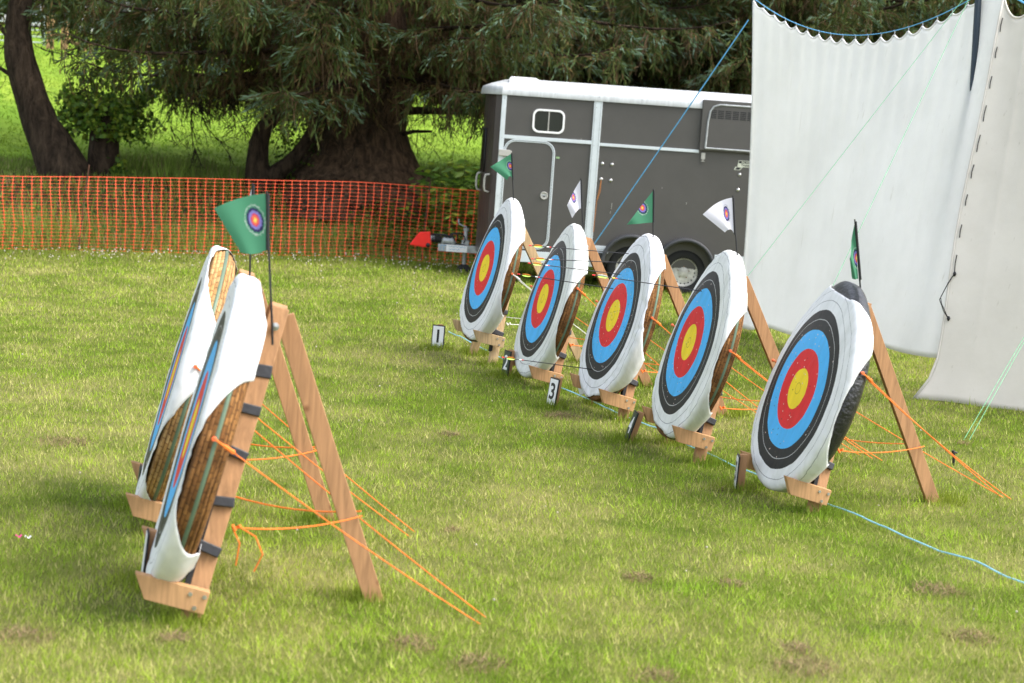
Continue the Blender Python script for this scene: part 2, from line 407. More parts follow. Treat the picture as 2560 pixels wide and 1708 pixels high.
# ------------------------------------------------------------------ ground
def sstep(a, b, x):
    t = np.clip((np.asarray(x, float)-a)/(b-a), 0, 1); return t*t*(3-2*t)
def fence_y(x):
    x = np.asarray(x, float); return np.where(x < -.4, np.maximum(27.0+.505*x, 21.0), 26.8 + .06*np.clip(x, 0, 20))
def H(x, y):
    x = np.asarray(x, float); y = np.asarray(y, float)
    d = y - fence_y(x)
    z = -.10*sstep(19, 23.5, y)*sstep(-2.5, .4, x)*(1-sstep(0, 1.5, d))
    z = z + .84*sstep(.4, 5.0, d) + np.clip(d-5, 0, 46)*.078 + np.clip(d-51, 0, 200)*.02
    return z + .03*(fbm(x*.35+9, y*.35+4, 3)-.5)*sstep(.5, 2, d) + .02*(fbm(x*.6, y*.6, 2)-.5)
def lawn_tone(x, y):
    """0 lush .. 1 dry, in soft patches"""
    return np.clip(.45+.95*(fbm(x*.55+3, y*.45+8, 3)-.5)+1.3*(fbm(x*2.1, y*1.7, 3)-.5)+.8*(fbm(x*7, y*6, 2)-.5), 0, 1)
LUSH = np.array([.20, .27, .030]); DRYC = np.array([.42, .40, .145]); FIELD = np.array([.145, .265, .022]); FIELD2 = np.array([.235, .330, .036])
BANK = np.array([.045, .065, .018])
def build_ground():
    ax = np.unique(np.concatenate([np.linspace(-110, -16, 40), np.linspace(-16, 14, 121), np.linspace(14, 110, 40)]))
    ay = np.unique(np.concatenate([np.linspace(-12, 5, 12), np.linspace(5, 36, 125), np.linspace(36, 80, 60), np.linspace(80, 220, 24)]))
    X, Y = np.meshgrid(ax, ay); Z = H(X, Y)
    V = np.stack([X, Y, Z], -1).reshape(-1, 3); nx, ny = len(ax), len(ay)
    i, j = np.meshgrid(np.arange(nx-1), np.arange(ny-1)); a = (j*nx+i).ravel()
    F = np.stack([a, a+1, a+nx+1, a+nx], -1)
    x, y = V[:, 0], V[:, 1]; d = y-fence_y(x)
    t = lawn_tone(x, y)[:, None]
    lawn = (LUSH*(1-t)+DRYC*t)*.42
    k = np.clip(fbm(x*.25, y*.25, 4)*1.6-.3, 0, 1)[:, None]
    fld = FIELD*(1-k)+FIELD2*k
    soil = np.array([.058, .055, .024])*(.7+.6*fbm(x*2, y*2, 3)[:, None])
    wb = sstep(.1, .9, d)[:, None]; wf = sstep(4.6, 6.6, d+1.2*(fbm(x*.8, y*.8, 3)-.5)*2)[:, None]
    C = lawn*(1-wb)+soil*wb; C = C*(1-wf)+fld*wf
    m, nt, b = mat('ground')
    a = N(nt, 'ShaderNodeVertexColor'); a.layer_name = 'col'
    tc = N(nt, 'ShaderNodeTexCoord'); n1 = N(nt, 'ShaderNodeTexNoise', Scale=1.7, Detail=9.0, Roughness=.72); nt.links.new(tc.outputs['Object'], n1.inputs['Vector'])
    r = N(nt, 'ShaderNodeValToRGB'); e = r.color_ramp.elements; e[0].position = .3; e[1].position = .7; e[0].color = (.55, .62, .5, 1); e[1].color = (1.3, 1.22, 1.25, 1)
    mx = N(nt, 'ShaderNodeMix', data_type='RGBA', blend_type='MULTIPLY'); mx.inputs[0].default_value = 1
    nt.links.new(n1.outputs['Fac'], r.inputs['Fac']); nt.links.new(a.outputs['Color'], mx.inputs[6]); nt.links.new(r.outputs['Color'], mx.inputs[7])
    nt.links.new(mx.outputs[2], b.inputs['Base Color']); b.inputs['Roughness'].default_value = .9; b.inputs['Specular IOR Level'].default_value = .1
    bp = N(nt, 'ShaderNodeBump', Strength=.6, Distance=.05); nt.links.new(n1.outputs['Fac'], bp.inputs['Height']); nt.links.new(bp.outputs['Normal'], b.inputs['Normal'])
    o = np_obj('ground', V, F, m, C, smooth=True); tag(o, kind='structure')
build_ground()

def blades(x, y, h, w, lean, C):
    n = len(x); z = H(x, y)-.004
    az = rng.random(n)*2*np.pi; la = rng.random(n)*2*np.pi
    wd = np.stack([np.cos(az), np.sin(az), np.zeros(n)], -1)*(w/2)[:, None]
    P = np.stack([x, y, z], -1)
    ld = np.stack([np.cos(la)*np.sin(lean), np.sin(la)*np.sin(lean), np.cos(lean)], -1)*h[:, None]
    V = np.stack([P-wd, P+wd, P+ld], 1).reshape(-1, 3)
    F = np.arange(3*n).reshape(-1, 3)
    return V, F, np.repeat(C, 3, axis=0)
CLIP = [(0.39, 12.9, 0.17), (-0.38, 11.87, 0.09), (-2.64, 10.83, 0.2), (0.66, 8.34, 0.1), (1.09, 8.33, 0.09), (2.07, 8.44, 0.16), (-0.32, 7.06, 0.13), (2.05, 7.67, 0.14), (-1.81, 6.83, 0.15), (1.25, 7.1, 0.17), (-0.05, 6.86, 0.14), (3.23, 12.79, 0.06), (-0.25, 9.09, 0.05), (1.3, 10.6, 0.06), (-1.24, 6.93, 0.08), (-1.66, 8.8, 0.05), (1.25, 7.34, 0.08), (0.62, 6.83, 0.13)]
FEET = [(-.22, 15.74, 16, 1, .92), (.29, 14.54, 14, 1, .92), (.78, 13.27, 14.6, 1, .92), (1.2, 11.78, 12.5, 1, .92), (1.71, 10.48, 12.5, 1, .92), (-1.295, 7.55, 9, 1.06, .7), (-1.652, 9.0, 9, 1.06, .7),
        (-.665, 16.25, 0, .1, 0), (-.045, 14.75, 0, .1, 0), (.31, 13.30, 0, .1, 0), (.80, 12.08, 0, .1, 0), (1.37, 10.65, 0, .1, 0), (-1.88, 9.22, 0, .1, 0), (-1.535, 7.72, 0, .1, 0)]
def build_lawn():
    n = 680000
    u = rng.random(n); y = 5.3*(29.5/5.3)**u; x = (rng.random(n)*2-1)*(.36*y+1.3)
    d = y-fence_y(x); k = d < .25; x, y, d = x[k], y[k], d[k]; n = len(x)
    cl = np.full(n, 9.)
    for cx, cy, r in [(p_, q_, r_*.72) for p_, q_, r_ in CLIP]:
        cl = np.minimum(cl, np.hypot(x-cx, (y-cy)*.8)/r+.7*(fbm(x*9, y*9, 2)-.5))
    k = (cl > .7) | (rng.random(n) < .5); x, y, d, cl = x[k], y[k], d[k], cl[k]; n = len(x)
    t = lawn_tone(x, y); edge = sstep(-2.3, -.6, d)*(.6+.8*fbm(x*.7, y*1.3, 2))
    tuft = fbm(x*5.5, y*5.5, 3)
    h = (.019+.028*rng.random(n)+.045*np.clip(tuft-.5, 0, 1))*(1+.45*edge)*(1+.25*sstep(12, 24, y))
    h = np.where(rng.random(n) < .04, h*1.8, h)
    w = .0040*np.maximum(1, y/9.5)*(.5+1.0*rng.random(n))
    lean = .15+.85*rng.random(n)
    dry = rng.random(n) < (.09+.36*t)*(1-.55*np.clip(edge, 0, 1))
    g = np.array([.20, .31, .024])*(1-t[:, None])+np.array([.325, .415, .042])*t[:, None]
    g = g*(.48+1.0*rng.random((n, 1)))*(.55+.92*tuft[:, None])
    s = np.array([.56, .53, .20])*(.6+.6*rng.random((n, 1)))
    C = np.where(dry[:, None], s, g)
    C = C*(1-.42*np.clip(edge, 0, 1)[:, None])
    br = (cl < 1.1)[:, None]*(rng.random((n, 1)) < .4)
    C = np.where(br, np.array([.32, .23, .12])*(.5+rng.random((n, 1))), C)
    ft = []
    for ox, oy, yw, sc, sp_ in FEET:
        for lx, ly in ((.35, 0), (-.35, 0), (0, sp_)) if sc > .5 else ((0, 0),):
            ft.append((ox+math.sin(R(yw))*lx*sc+math.cos(R(yw))*ly*sc, oy-math.cos(R(yw))*lx*sc+math.sin(R(yw))*ly*sc))
    ft = np.repeat(np.array(ft), 420, axis=0); k = len(ft); rr_ = .03+.13*rng.random(k)**1.3; an = rng.random(k)*6.283
    fx, fy = ft[:, 0]+np.cos(an)*rr_, ft[:, 1]+np.sin(an)*rr_*1.1; tt = lawn_tone(fx, fy)[:, None]
    fc = (np.array([.17, .27, .022])*(1-tt)+np.array([.30, .36, .04])*tt)*(.5+.8*rng.random((k, 1)))
    x = np.concatenate([x, fx]); y = np.concatenate([y, fy]); C = np.concatenate([C, fc])
    h = np.concatenate([h, .045+.055*rng.random(k)]); w = np.concatenate([w, .004*np.maximum(1, fy/9)*(.6+.8*rng.random(k))]); lean = np.concatenate([lean, .1+.7*rng.random(k)])
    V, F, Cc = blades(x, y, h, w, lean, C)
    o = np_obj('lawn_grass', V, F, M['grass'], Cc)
    tag(o, 'short mown yellowish green grass over the whole lawn', 'grass', kind='stuff')
    # dry clippings lying in clumps
    pv = []; pc = []
    for cx, cy, r in [(p_, q_, r_*.72) for p_, q_, r_ in CLIP]:
        m_ = int(330*r/.15); a = rng.random(m_)*6.283; q = r*np.sqrt(rng.random(m_))*(.6+.6*rng.random(m_))
        px = cx+np.cos(a)*q*1.25; py = cy+np.sin(a)*q*1.2
        V_, F_, C_ = blades(px, py, .03+.05*rng.random(m_), np.full(m_, .004), 1.0+.5*rng.random(m_), np.array([.28, .20, .11])*(.2+1.1*rng.random((m_, 1))))
        V_[:, 2] += np.repeat(.03*rng.random(m_)*(1-q/r/1.3), 3)
        pv.append(V_); pc.append(C_)
    V = np.concatenate(pv); o = np_obj('dry_clippings', V, np.arange(len(V)).reshape(-1, 3), M['twig'], np.concatenate(pc))
    tag(o, 'small brown clumps of dry mown grass scattered over the lawn', 'dry grass', kind='stuff')
    # clover heads
    n = 520; yy = np.concatenate([fence_y(-7+7*rng.random(400))-.1-1.6*rng.random(400)**1.5, 7+17*rng.random(n-400)**.8])
    xx = np.concatenate([-7.5+7.2*rng.random(400), (rng.random(n-400)*2-1)*(.3*yy[400:])])
    yy[:400] = fence_y(xx[:400])-.05-2.0*rng.random(400)**1.4
    O = np.array([[1,0,0],[-1,0,0],[0,1,0],[0,-1,0],[0,0,1],[0,0,-1]], float)
    FO = np.array([[0,2,4],[2,1,4],[1,3,4],[3,0,4],[2,0,5],[1,2,5],[3,1,5],[0,3,5]])
    r = (.0035+.004*rng.random(n))*np.maximum(1, yy/13); zz = H(xx, yy)+.035+.03*rng.random(n)
    V = (np.stack([xx, yy, zz], -1)[:, None, :]+O[None]*r[:, None, None]).reshape(-1, 3)
    F = (np.arange(n)[:, None, None]*6+FO[None]).reshape(-1, 3)
    o = np_obj('clover_flowers', V, F, M['leaf'], np.repeat(np.array([.75, .70, .62])*(.7+.3*rng.random((n, 1))), 6, axis=0))
    tag(o, 'tiny white clover heads dotted through the lawn and along the fence', 'flowers', kind='stuff')
build_lawn()
def build_bank_grass():
    n = 170000; x = -13+22*rng.random(n); d = .08+6.0*rng.random(n); y = fence_y(x)+d
    t = fbm(x*.9, y*.9, 3); h = (.14+.26*rng.random(n))*(.5+t)*(.35+.65*sstep(.1, .9, d))*(1-.55*sstep(1.2, 3.0, d)*(fbm(x*.5+5, y*.8, 2) > .42))
    k = rng.random(n) < np.where((d > 1.6) & (d < 4.8), .35, 1); x, y, h, t, d = x[k], y[k], h[k], t[k], d[k]; n = len(x)
    C = np.array([.22, .32, .055])*(.5+.8*rng.random((n, 1)))*(.6+.8*t[:, None])
    s = rng.random(n) < .14; C[s] = np.array([.32, .27, .13])*(.5+.7*rng.random((s.sum(), 1)))
    V, F, Cc = blades(x, y, h, .012+.012*rng.random(n), .1+.5*rng.random(n), C)
    o = np_obj('long_grass', V, F, M['grass'], Cc); tag(o, 'long dark green grass on the shaded bank behind the orange fence', 'grass', kind='stuff')
    n = 150000; u = rng.random(n); y = 28*(85/28)**u; x = (rng.random(n)*2-1)*(.33*y+2); d = y-fence_y(x); k = d > 5; x, y = x[k], y[k]; n = len(x)
    t = np.clip(fbm(x*.3, y*.22, 4)*2.0-.5, 0, 1)[:, None]; t2 = fbm(x*1.2, y*.5, 3)[:, None]
    C = (FIELD*(1-t)+FIELD2*t)*(.75+.5*rng.random((n, 1)))*(.62+.76*t2)
    V, F, Cc = blades(x, y, .04+.06*rng.random(n), .03*y/40*(.6+.8*rng.random(n)), .5+.7*rng.random(n), C)
    o = np_obj('field_grass', V, F, M['grass'], Cc); tag(o, 'bright green pasture grass rising behind the trees', 'grass', kind='stuff')
build_bank_grass()

# ------------------------------------------------------------------ trees
class Cloud:
    def __init__(s): s.V = []; s.F = []; s.C = []; s.n = 0
    def put(s, V, F, C): s.V.append(V); s.F.append(F+s.n); s.C.append(C); s.n += len(V)
    def diamonds(s, P, D, L, W, C, cross=True):
        """long pointed leaves or needle shoots"""
        n = len(P)
        if n == 0: return
        D = D/np.maximum(np.linalg.norm(D, axis=1, keepdims=True), 1e-6)
        r = rng.normal(size=(n, 3)); S = np.cross(D, r); S /= np.maximum(np.linalg.norm(S, axis=1, keepdims=True), 1e-6)
        for q in range(2 if cross else 1):
            if q: S = np.cross(D, S)
            mid = P+D*(L*.5)[:, None]
            V = np.stack([P, mid+S*(W/2)[:, None], P+D*L[:, None], mid-S*(W/2)[:, None]], 1).reshape(-1, 3)
            s.put(V, np.arange(4*n).reshape(-1, 4), np.repeat(C, 4, axis=0))
    def twigs(s, P, D, L, W, C):
        n = len(P)
        if n == 0: return
        D = D/np.linalg.norm(D, axis=1, keepdims=True)
        S = np.cross(D, rng.normal(size=(n, 3))); S /= np.maximum(np.linalg.norm(S, axis=1, keepdims=True), 1e-6)
        k = rng.normal(size=(n, 3))*.12; mid = P+(D+k)*(L*.5)[:, None]; T = P+D*L[:, None]
        V = np.stack([P-S*(W/2)[:, None], P+S*(W/2)[:, None], mid+S*(W*.4)[:, None], mid-S*(W*.4)[:, None], T+S*(W*.15)[:, None], T-S*(W*.15)[:, None]], 1).reshape(-1, 3)
        b = np.arange(n)[:, None]*6
        F = np.concatenate([b+np.array([[0, 1, 2, 3]]), b+np.array([[3, 2, 4, 5]])])
        s.put(V, F, np.repeat(C, 6, axis=0))
    def build(s, name, mt, parent):
        return np_obj(name, np.concatenate(s.V), np.concatenate(s.F), mt, np.concatenate(s.C), parent=parent)

def trunk_mesh(name, pts, rad, mt, parent, nseg=40, rough=.08, lobes=None, seed=0):
    """tapering trunk with ridged bark; lobes(z_fraction, angle) widens the foot"""
    pts = np.array(pts, float); m = len(pts); t = np.linspace(0, 1, m); T = np.linspace(0, 1, max(30, m*5))
    P = np.stack([np.interp(T, t, pts[:, i]) for i in range(3)], -1)
    for _ in range(4): P[1:-1] = .25*P[:-2]+.5*P[1:-1]+.25*P[2:]
    r = np.interp(T, t, rad)
    for _ in range(2): r[1:-1] = .25*r[:-2]+.5*r[1:-1]+.25*r[2:]
    th = np.linspace(0, 2*np.pi, nseg, endpoint=False); V = []
    for i in range(len(T)):
        d = P[min(i+1, len(T)-1)]-P[max(i-1, 0)]; d /= np.linalg.norm(d)
        e1 = np.cross(d, [0, 1, .01]); e1 /= np.linalg.norm(e1); e2 = np.cross(d, e1)
        nz = rough*(fbm(np.cos(th)*3.2+seed+5+T[i]*.8, np.sin(th)*3.2+T[i]*3+9, 4)-.5)*2+.5*rough*(vnoise(th*6+seed, np.full(nseg, T[i]*22))-.5)
        rr = r[i]*(1+nz)
        if lobes: rr = rr*lobes(T[i], th)
        V.append(P[i]+np.cos(th)[:, None]*rr[:, None]*e1+np.sin(th)[:, None]*rr[:, None]*e2)
    V = np.concatenate(V); F = []
    a = np.arange(nseg); b = (a+1) % nseg
    F = np.concatenate([np.stack([i*nseg+a, i*nseg+b, (i+1)*nseg+b, (i+1)*nseg+a], -1) for i in range(len(T)-1)])
    return np_obj(name, V, F, mt, parent=parent, smooth=True)

GREEN = np.array([[.080, .112, .034], [.088, .128, .054], [.074, .100, .026], [.112, .130, .042]])*1.18
TIP = np.array([[.185, .265, .190], [.150, .225, .130], [.125, .185, .082]])
OLIVE = np.array([[.100, .100, .034], [.088, .098, .036], [.145, .108, .045], [.125, .086, .040]])*1.18
BROWN = np.array([[.105, .068, .037], [.080, .055, .032], [.14, .092, .05]])
def limb(crown, twig, wood_, base, az, L, el, droop, upturn=.25, fine=1.0, inner=.35, dens=1.0, r0=.055, tips=1.0):
    T = np.linspace(0, 1, 14); dh = np.array([math.cos(az), math.sin(az), 0]); pr = np.array([-dh[1], dh[0], 0])
    wob = .10*L*(vnoise(T*2.2+az*9, T*0+base[2]*3)-.5)
    path = np.array(base)+dh*(L*T)[:, None]+pr*wob[:, None]
    path[:, 2] += L*(math.tan(el)*T-droop*T**2+upturn*.5*T**5)
    wood_.tube([tuple(p) for p in path], list(r0*(1-.85*T)), 6, cap=False)
    n = int(L/.10*dens)
    ts = np.sort(.06+.94*rng.random(n))
    for i, t in enumerate(ts):
        p0 = np.array([np.interp(t, T, path[:, q]) for q in range(3)])
        sg = 1 if i % 2 else -1; an = R(35+35*rng.random())
        sd = dh*math.cos(an)+pr*sg*math.sin(an); ls = min(1.5, .20*L)*(1-t)**.55*(.6+.7*rng.random())+.22
        m_ = max(3, int(ls/.033*fine)); s = np.linspace(.08, 1, m_)+rng.normal(size=m_)*.02
        Q = p0+sd*(ls*s)[:, None]; Q[:, 2] -= ls*(.10+.45*rng.random())*s**2
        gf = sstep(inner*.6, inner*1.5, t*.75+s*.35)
        # needle shoots standing off the side branch
        k = rng.random(m_) < (.25+.75*gf)
        dirs = sd*(.6+.5*s[:, None])+rng.normal(size=(m_, 3))*.30+np.array([0, 0, -1])*(.15+.65*rng.random((m_, 1)))
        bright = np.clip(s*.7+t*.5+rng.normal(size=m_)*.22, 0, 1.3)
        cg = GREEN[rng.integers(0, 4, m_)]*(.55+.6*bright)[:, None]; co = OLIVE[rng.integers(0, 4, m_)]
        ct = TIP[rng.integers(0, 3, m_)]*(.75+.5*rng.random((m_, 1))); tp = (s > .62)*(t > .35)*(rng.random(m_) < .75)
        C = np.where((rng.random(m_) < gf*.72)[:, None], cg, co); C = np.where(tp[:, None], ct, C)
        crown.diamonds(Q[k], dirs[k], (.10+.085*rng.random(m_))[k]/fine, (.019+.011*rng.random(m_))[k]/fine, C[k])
        # hanging branchlets
        nh = rng.poisson(2.6*tips*ls/.6)
        for h in range(nh):
            sh = rng.random()**.7; ph = p0+sd*ls*sh; ph = ph-np.array([0, 0, .2*ls*sh**2]); lh = .12+.48*rng.random()**1.4
            a_ = rng.normal(size=3)*.22; a_[2] = -1
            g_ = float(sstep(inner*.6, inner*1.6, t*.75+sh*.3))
            q = max(2, int(lh/.040*fine)); w_ = np.linspace(.1, 1, q)
            PP = ph+a_*(lh*w_)[:, None]+np.array([.08*lh*math.sin(9*az+i), 0, 0])*(w_**2)[:, None]
            if rng.random() < g_*.75+.08:
                dd = a_+rng.normal(size=(q, 3))*.42
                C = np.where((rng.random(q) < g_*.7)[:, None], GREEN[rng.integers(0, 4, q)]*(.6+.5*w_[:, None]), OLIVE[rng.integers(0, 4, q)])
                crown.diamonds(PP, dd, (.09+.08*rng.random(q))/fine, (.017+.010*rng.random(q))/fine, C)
            else:
                twig.twigs(ph[None]+rng.normal(size=(3, 3))*.03, a_[None]+rng.normal(size=(3, 3))*.2, lh*(.6+.7*rng.random(3)), .008+.007*rng.random(3), BROWN[rng.integers(0, 3, 3)])
                twig.twigs(PP, a_+rng.normal(size=(q, 3))*.7, .06+.12*rng.random(q), .005+.004*rng.random(q), BROWN[rng.integers(0, 3, q)])
        twig.twigs(p0[None], (Q[-1]-p0)[None], np.array([ls]), np.array([.014]), BROWN[:1])
    return path

def bare(acc, p, d, L, w, depth, grav=.25):
    """dead leafless branch with finer and finer side twigs"""
    n = max(3, int(L/.12)); pts = [np.array(p, float)]; d = np.array(d, float); d /= np.linalg.norm(d)
    for i in range(n):
        d = d+rng.normal(size=3)*.16+np.array([0, 0, -grav*.12]); d /= np.linalg.norm(d); pts.append(pts[-1]+d*L/n)
    for i in range(n):
        ww = w*(1-.75*i/n); acc.twigs(pts[i][None], (pts[i+1]-pts[i])[None], np.array([np.linalg.norm(pts[i+1]-pts[i])*1.06]), np.array([ww]), np.array([[.035, .027, .019]])*(.6+.8*rng.random()))
        acc.twigs(pts[i][None], (pts[i+1]-pts[i])[None], np.array([np.linalg.norm(pts[i+1]-pts[i])*1.06]), np.array([ww]), np.array([[.035, .027, .019]]))
        if depth and i > 0 and rng.random() < .8:
            for _ in range(rng.integers(1, 3)):
                s = d+rng.normal(size=3)*.75+np.array([0, 0, -.35]); bare(acc, pts[i], s, L*(.22+.35*rng.random())*(1-.5*i/n), w*.5, depth-1, grav)

def spruce(name, label, x, y, rfoot, r1, limbs, top=11.0, lobes=None, lean=(0, 0), upper=True, extra=None):
    z = float(H(x, y)); root = empty(name, label, 'tree', 'conifers behind the orange fence', Matrix.Translation((x, y, z)))
    hs = [-.3, .0, .25, .5, .8, 1.2, 2.0, 3.5, 6, top]
    rd = [rfoot*1.08, rfoot, r1+(rfoot-r1)*.62, r1+(rfoot-r1)*.36, r1+(rfoot-r1)*.18, r1*1.06, r1, r1*.93, r1*.75, r1*.35]
    pts = [(lean[0]*h, lean[1]*h, h) for h in hs]
    # resample evenly so the flare keeps its shape
    hh = np.concatenate([np.linspace(-.3, 1.4, 24), np.linspace(1.6, top, 14)])
    trunk_mesh('trunk', [(lean[0]*h, lean[1]*h, h) for h in hh], np.interp(hh, hs, rd), M['bark'], root, nseg=72, rough=.10, lobes=lobes, seed=x)
    crown, twig, wd = Cloud(), Cloud(), MB()
    for (h, az, L, el, dr, kw) in limbs:
        limb(crown, twig, wd, (lean[0]*h+r1*.8*math.cos(az), r1*.8*math.sin(az), h), az, L, el, dr, **kw)
    if upper:
        for i in range(20):
            h = 4.8+6*i/20; az = i*2.4; limb(crown, twig, wd, (0, 0, h), az, 6.0*(1-.8*i/20), R(4), .2, fine=.34, dens=.5, tips=.5, inner=.2)
    if extra: extra(crown, twig, wd)
    wd.build('branches', M['bark_dark'], root, smooth=True)
    crown.build('crown', M['needles'], root); twig.build('dead_twigs', M['twig'], root)
    return root

def lob_main(T, th):
    k = np.exp(-np.maximum(T*11.3-.3, 0)/.55) if False else np.exp(-T*9)
    return 1+k*(.16*np.cos(5*th+.6)+.10*np.cos(3*th+1.9))*.9
lm = []
rr = np.random.default_rng(3)
for ring, (h, n, L) in enumerate([(1.75, 7, 4.6), (2.15, 11, 5.4), (2.6, 13, 5.8), (3.1, 13, 6.0), (3.7, 12, 5.6)]):
    for i in range(n):
        az = 2*math.pi*(i+.37*ring)/n+rr.normal()*.12
        tow = math.sin(az) < -.35                                   # limbs that reach out towards the lawn
        l_ = L*(.82+.3*rr.random())*(.86 if tow else 1)*(.90 if math.cos(az) < -.8 else 1)
        lm.append((h+rr.normal()*.12, az, l_, R(2+7*rr.random()), .17+.05*rr.random(), dict(inner=.42 if ring < 2 else .3, upturn=.3)))
def main_extra(crown, twig, wd):
    # bare limb standing out to the right above the gap, a broken stub below it
    wd.tube([(.5, -.2, 1.38), (1.0, -.3, 1.42), (1.5, -.35, 1.43), (2.0, -.4, 1.45), (2.6, -.5, 1.40)], [.075, .06, .045, .04, .02], 8)
    wd.tube([(.55, -.2, .98), (.85, -.3, 1.08), (1.15, -.35, 1.10)], [.04, .03, .02], 6)
    for q in range(16):
        x0 = .7+1.9*rng.random(); bare(twig, (x0, -.35, 1.42), (.35*rng.normal(), .2*rng.normal(), -1), .35+.6*rng.random(), .010, 2)
    for q in range(8): bare(twig, (.7+.5*rng.random(), -.3, 1.0), (.6, 0, -.7), .3+.3*rng.random(), .008, 1)
    # dead drooping boughs in the gap left of the trunk
    for (a, b_, L, w) in [((-2.55, -.6, 1.65), (-.55, -.1, -1), 1.45, .044), ((-2.5, -.7, 1.7), (.05, .1, -1), 1.35, .036), ((-2.3, -.5, 1.6), (.55, .1, -.9), 1.3, .036), ((-2.9, -.4, 1.6), (-.2, 0, -1), 1.2, .028), ((-1.75, -.5, 1.6), (.1, 0, -1), .9, .025), ((-2.1, -.8, 1.75), (.25, 0, -1), 1.2, .025)]:
        bare(twig, a, b_, L, w, 3, .15)
    for q in range(95):
        bare(twig, (-4.6+4.2*rng.random(), -.5-.9*rng.random(), 1.35+.6*rng.random()), (.4*rng.normal(), .2*rng.normal(), -1), .4+.7*rng.random(), .013, 2)
    for q in range(90):   # brown curtains hanging in front of the trunk
        a = -math.pi/2+rng.normal()*.75; rr_ = .75+.8*rng.random()
        bare(twig, (rr_*math.cos(a), rr_*math.sin(a), 1.5+.6*rng.random()), (.3*rng.normal(), -.15, -1), .5+.8*rng.random(), .013, 2)
spruce('spruce_tree', 'huge old spruce with a wide flared trunk and drooping boughs left of the trailer', -2.62, 29.5, 1.55, .66, lm, lobes=lob_main, extra=main_extra)
lm2 = []
for ring, (h, n, L) in enumerate([(2.0, 8, 4.2), (2.5, 12, 5.0), (3.0, 12, 5.3), (3.6, 12, 5.3), (4.3, 9, 5.0)]):
    for i in range(n):
        az = 2*math.pi*(i+.41*ring)/n+rr.normal()*.12
        lm2.append((h+rr.normal()*.12, az, L*(.82+.3*rr.random()), R(4+6*rr.random()), .15+.04*rr.random(), dict(inner=.22, upturn=.35)))
spruce('spruce_tree', 'dense dark spruce whose boughs hang behind the trailer roof and white sheet', 3.6, 32.3, .62, .42, lm2)
lm3 = [(h, az*2.1+h, 4.6, R(5), .16, dict(inner=.2, dens=.7)) for h in (1.2, 1.9, 2.6, 3.4, 4.1) for az in range(9)]
spruce('spruce_tree', 'greener spruce at the far right behind the top of the second white sheet', 9.6, 33.5, .5, .36, lm3)
lm4 = [(h, az*.9+h, 4.4, R(4), .15, dict(inner=.3, dens=.6)) for h in (3.3, 3.9, 4.6, 5.3) for az in range(7)]
spruce('spruce_tree', 'shadowy spruce in the left background behind the leaning trunk', -12.2, 33.5, .5, .34, lm4)

def leafy(acc, tips, n, spread, size, cols):
    P = []; 
    for p in tips: P.append(np.array(p)+rng.normal(size=(n, 3))*spread)
    P = np.concatenate(P); m_ = len(P)
    D = rng.normal(size=(m_, 3)); D[:, 2] -= .25
    C = np.array(cols)[rng.integers(0, len(cols), m_)]*(.6+.7*rng.random((m_, 1)))
    L = size*(.7+.6*rng.random(m_)); acc.diamonds(P, D, L, L*.72, C, cross=False)
LEAFC = [[.085, .16, .022], [.12, .20, .025], [.065, .125, .022], [.18, .24, .028]]

def lean_tree():
    x, y = -6.98, 28.0; z = float(H(x, y)); root = empty('leaning_tree', 'dark thick trunk leaning left at the left edge behind the orange fence', 'tree', None, Matrix.Translation((x, y, z)))
    P = [(.12, 0, -.35), (0, 0, 0), (-.16, 0, .35), (-.36, 0, .70), (-.50, 0, 1.05), (-.62, 0, 1.4), (-.74, 0, 1.75), (-.78, .02, 2.1), (-.76, .05, 2.6), (-.70, .1, 3.4), (-.75, .2, 5.0), (-.6, .3, 7.5)]
    trunk_mesh('trunk', P, [.42, .40, .33, .275, .245, .235, .225, .20, .17, .15, .12, .06], M['bark_dark'], root, nseg=40, rough=.09, seed=2)
    wd = MB(); tw = Cloud(); cr = Cloud()
    wd.tube([(-.40, 0, .66), (-.56, 0, .74), (-.66, 0, .80)], [.085, .06, .05], 7)
    wd.tube([(-.60, 0, 1.28), (-.85, 0, 1.45), (-1.15, 0, 1.62)], [.045, .035, .025], 7)
    wd.tube([(-.60, 0, 1.6), (-1.0, .1, 2.1), (-1.3, .2, 2.4)], [.05, .04, .02], 7)
    for (a, b_, L, w) in [((-.5, -.1, 1.95), (.9, -.1, -.75), 1.25, .026), ((-.55, -.1, 2.2), (1, 0, -.2), .8, .016), ((-.85, -.1, 2.0), (-.8, 0, -.7), .8, .02), ((-.9, -.1, 1.7), (-.7, 0, -.9), .7, .014), ((-.45, -.1, 1.3), (.6, 0, -.5), .5, .012), ((-.9, -.1, 1.45), (-.6, 0, -.9), .7, .012), ((-.6, 0, 2.3), (.5, -.1, .2), 1.0, .016), ((-.9, 0, 2.35), (-.5, -.1, .1), .9, .025)]:
        bare(tw, a, b_, L, w, 3, .1)
    for i in range(12):
        limb(cr, tw, wd, (-.74, .05, 3.3+.33*i), i*2.4+.5, 2.6, R(12), .15, dens=.7, inner=.25)
    wd.build('branches', M['bark_dark'], root, smooth=True); cr.build('crown', M['needles'], root); tw.build('dead_twigs', M['twig'], root)
lean_tree()

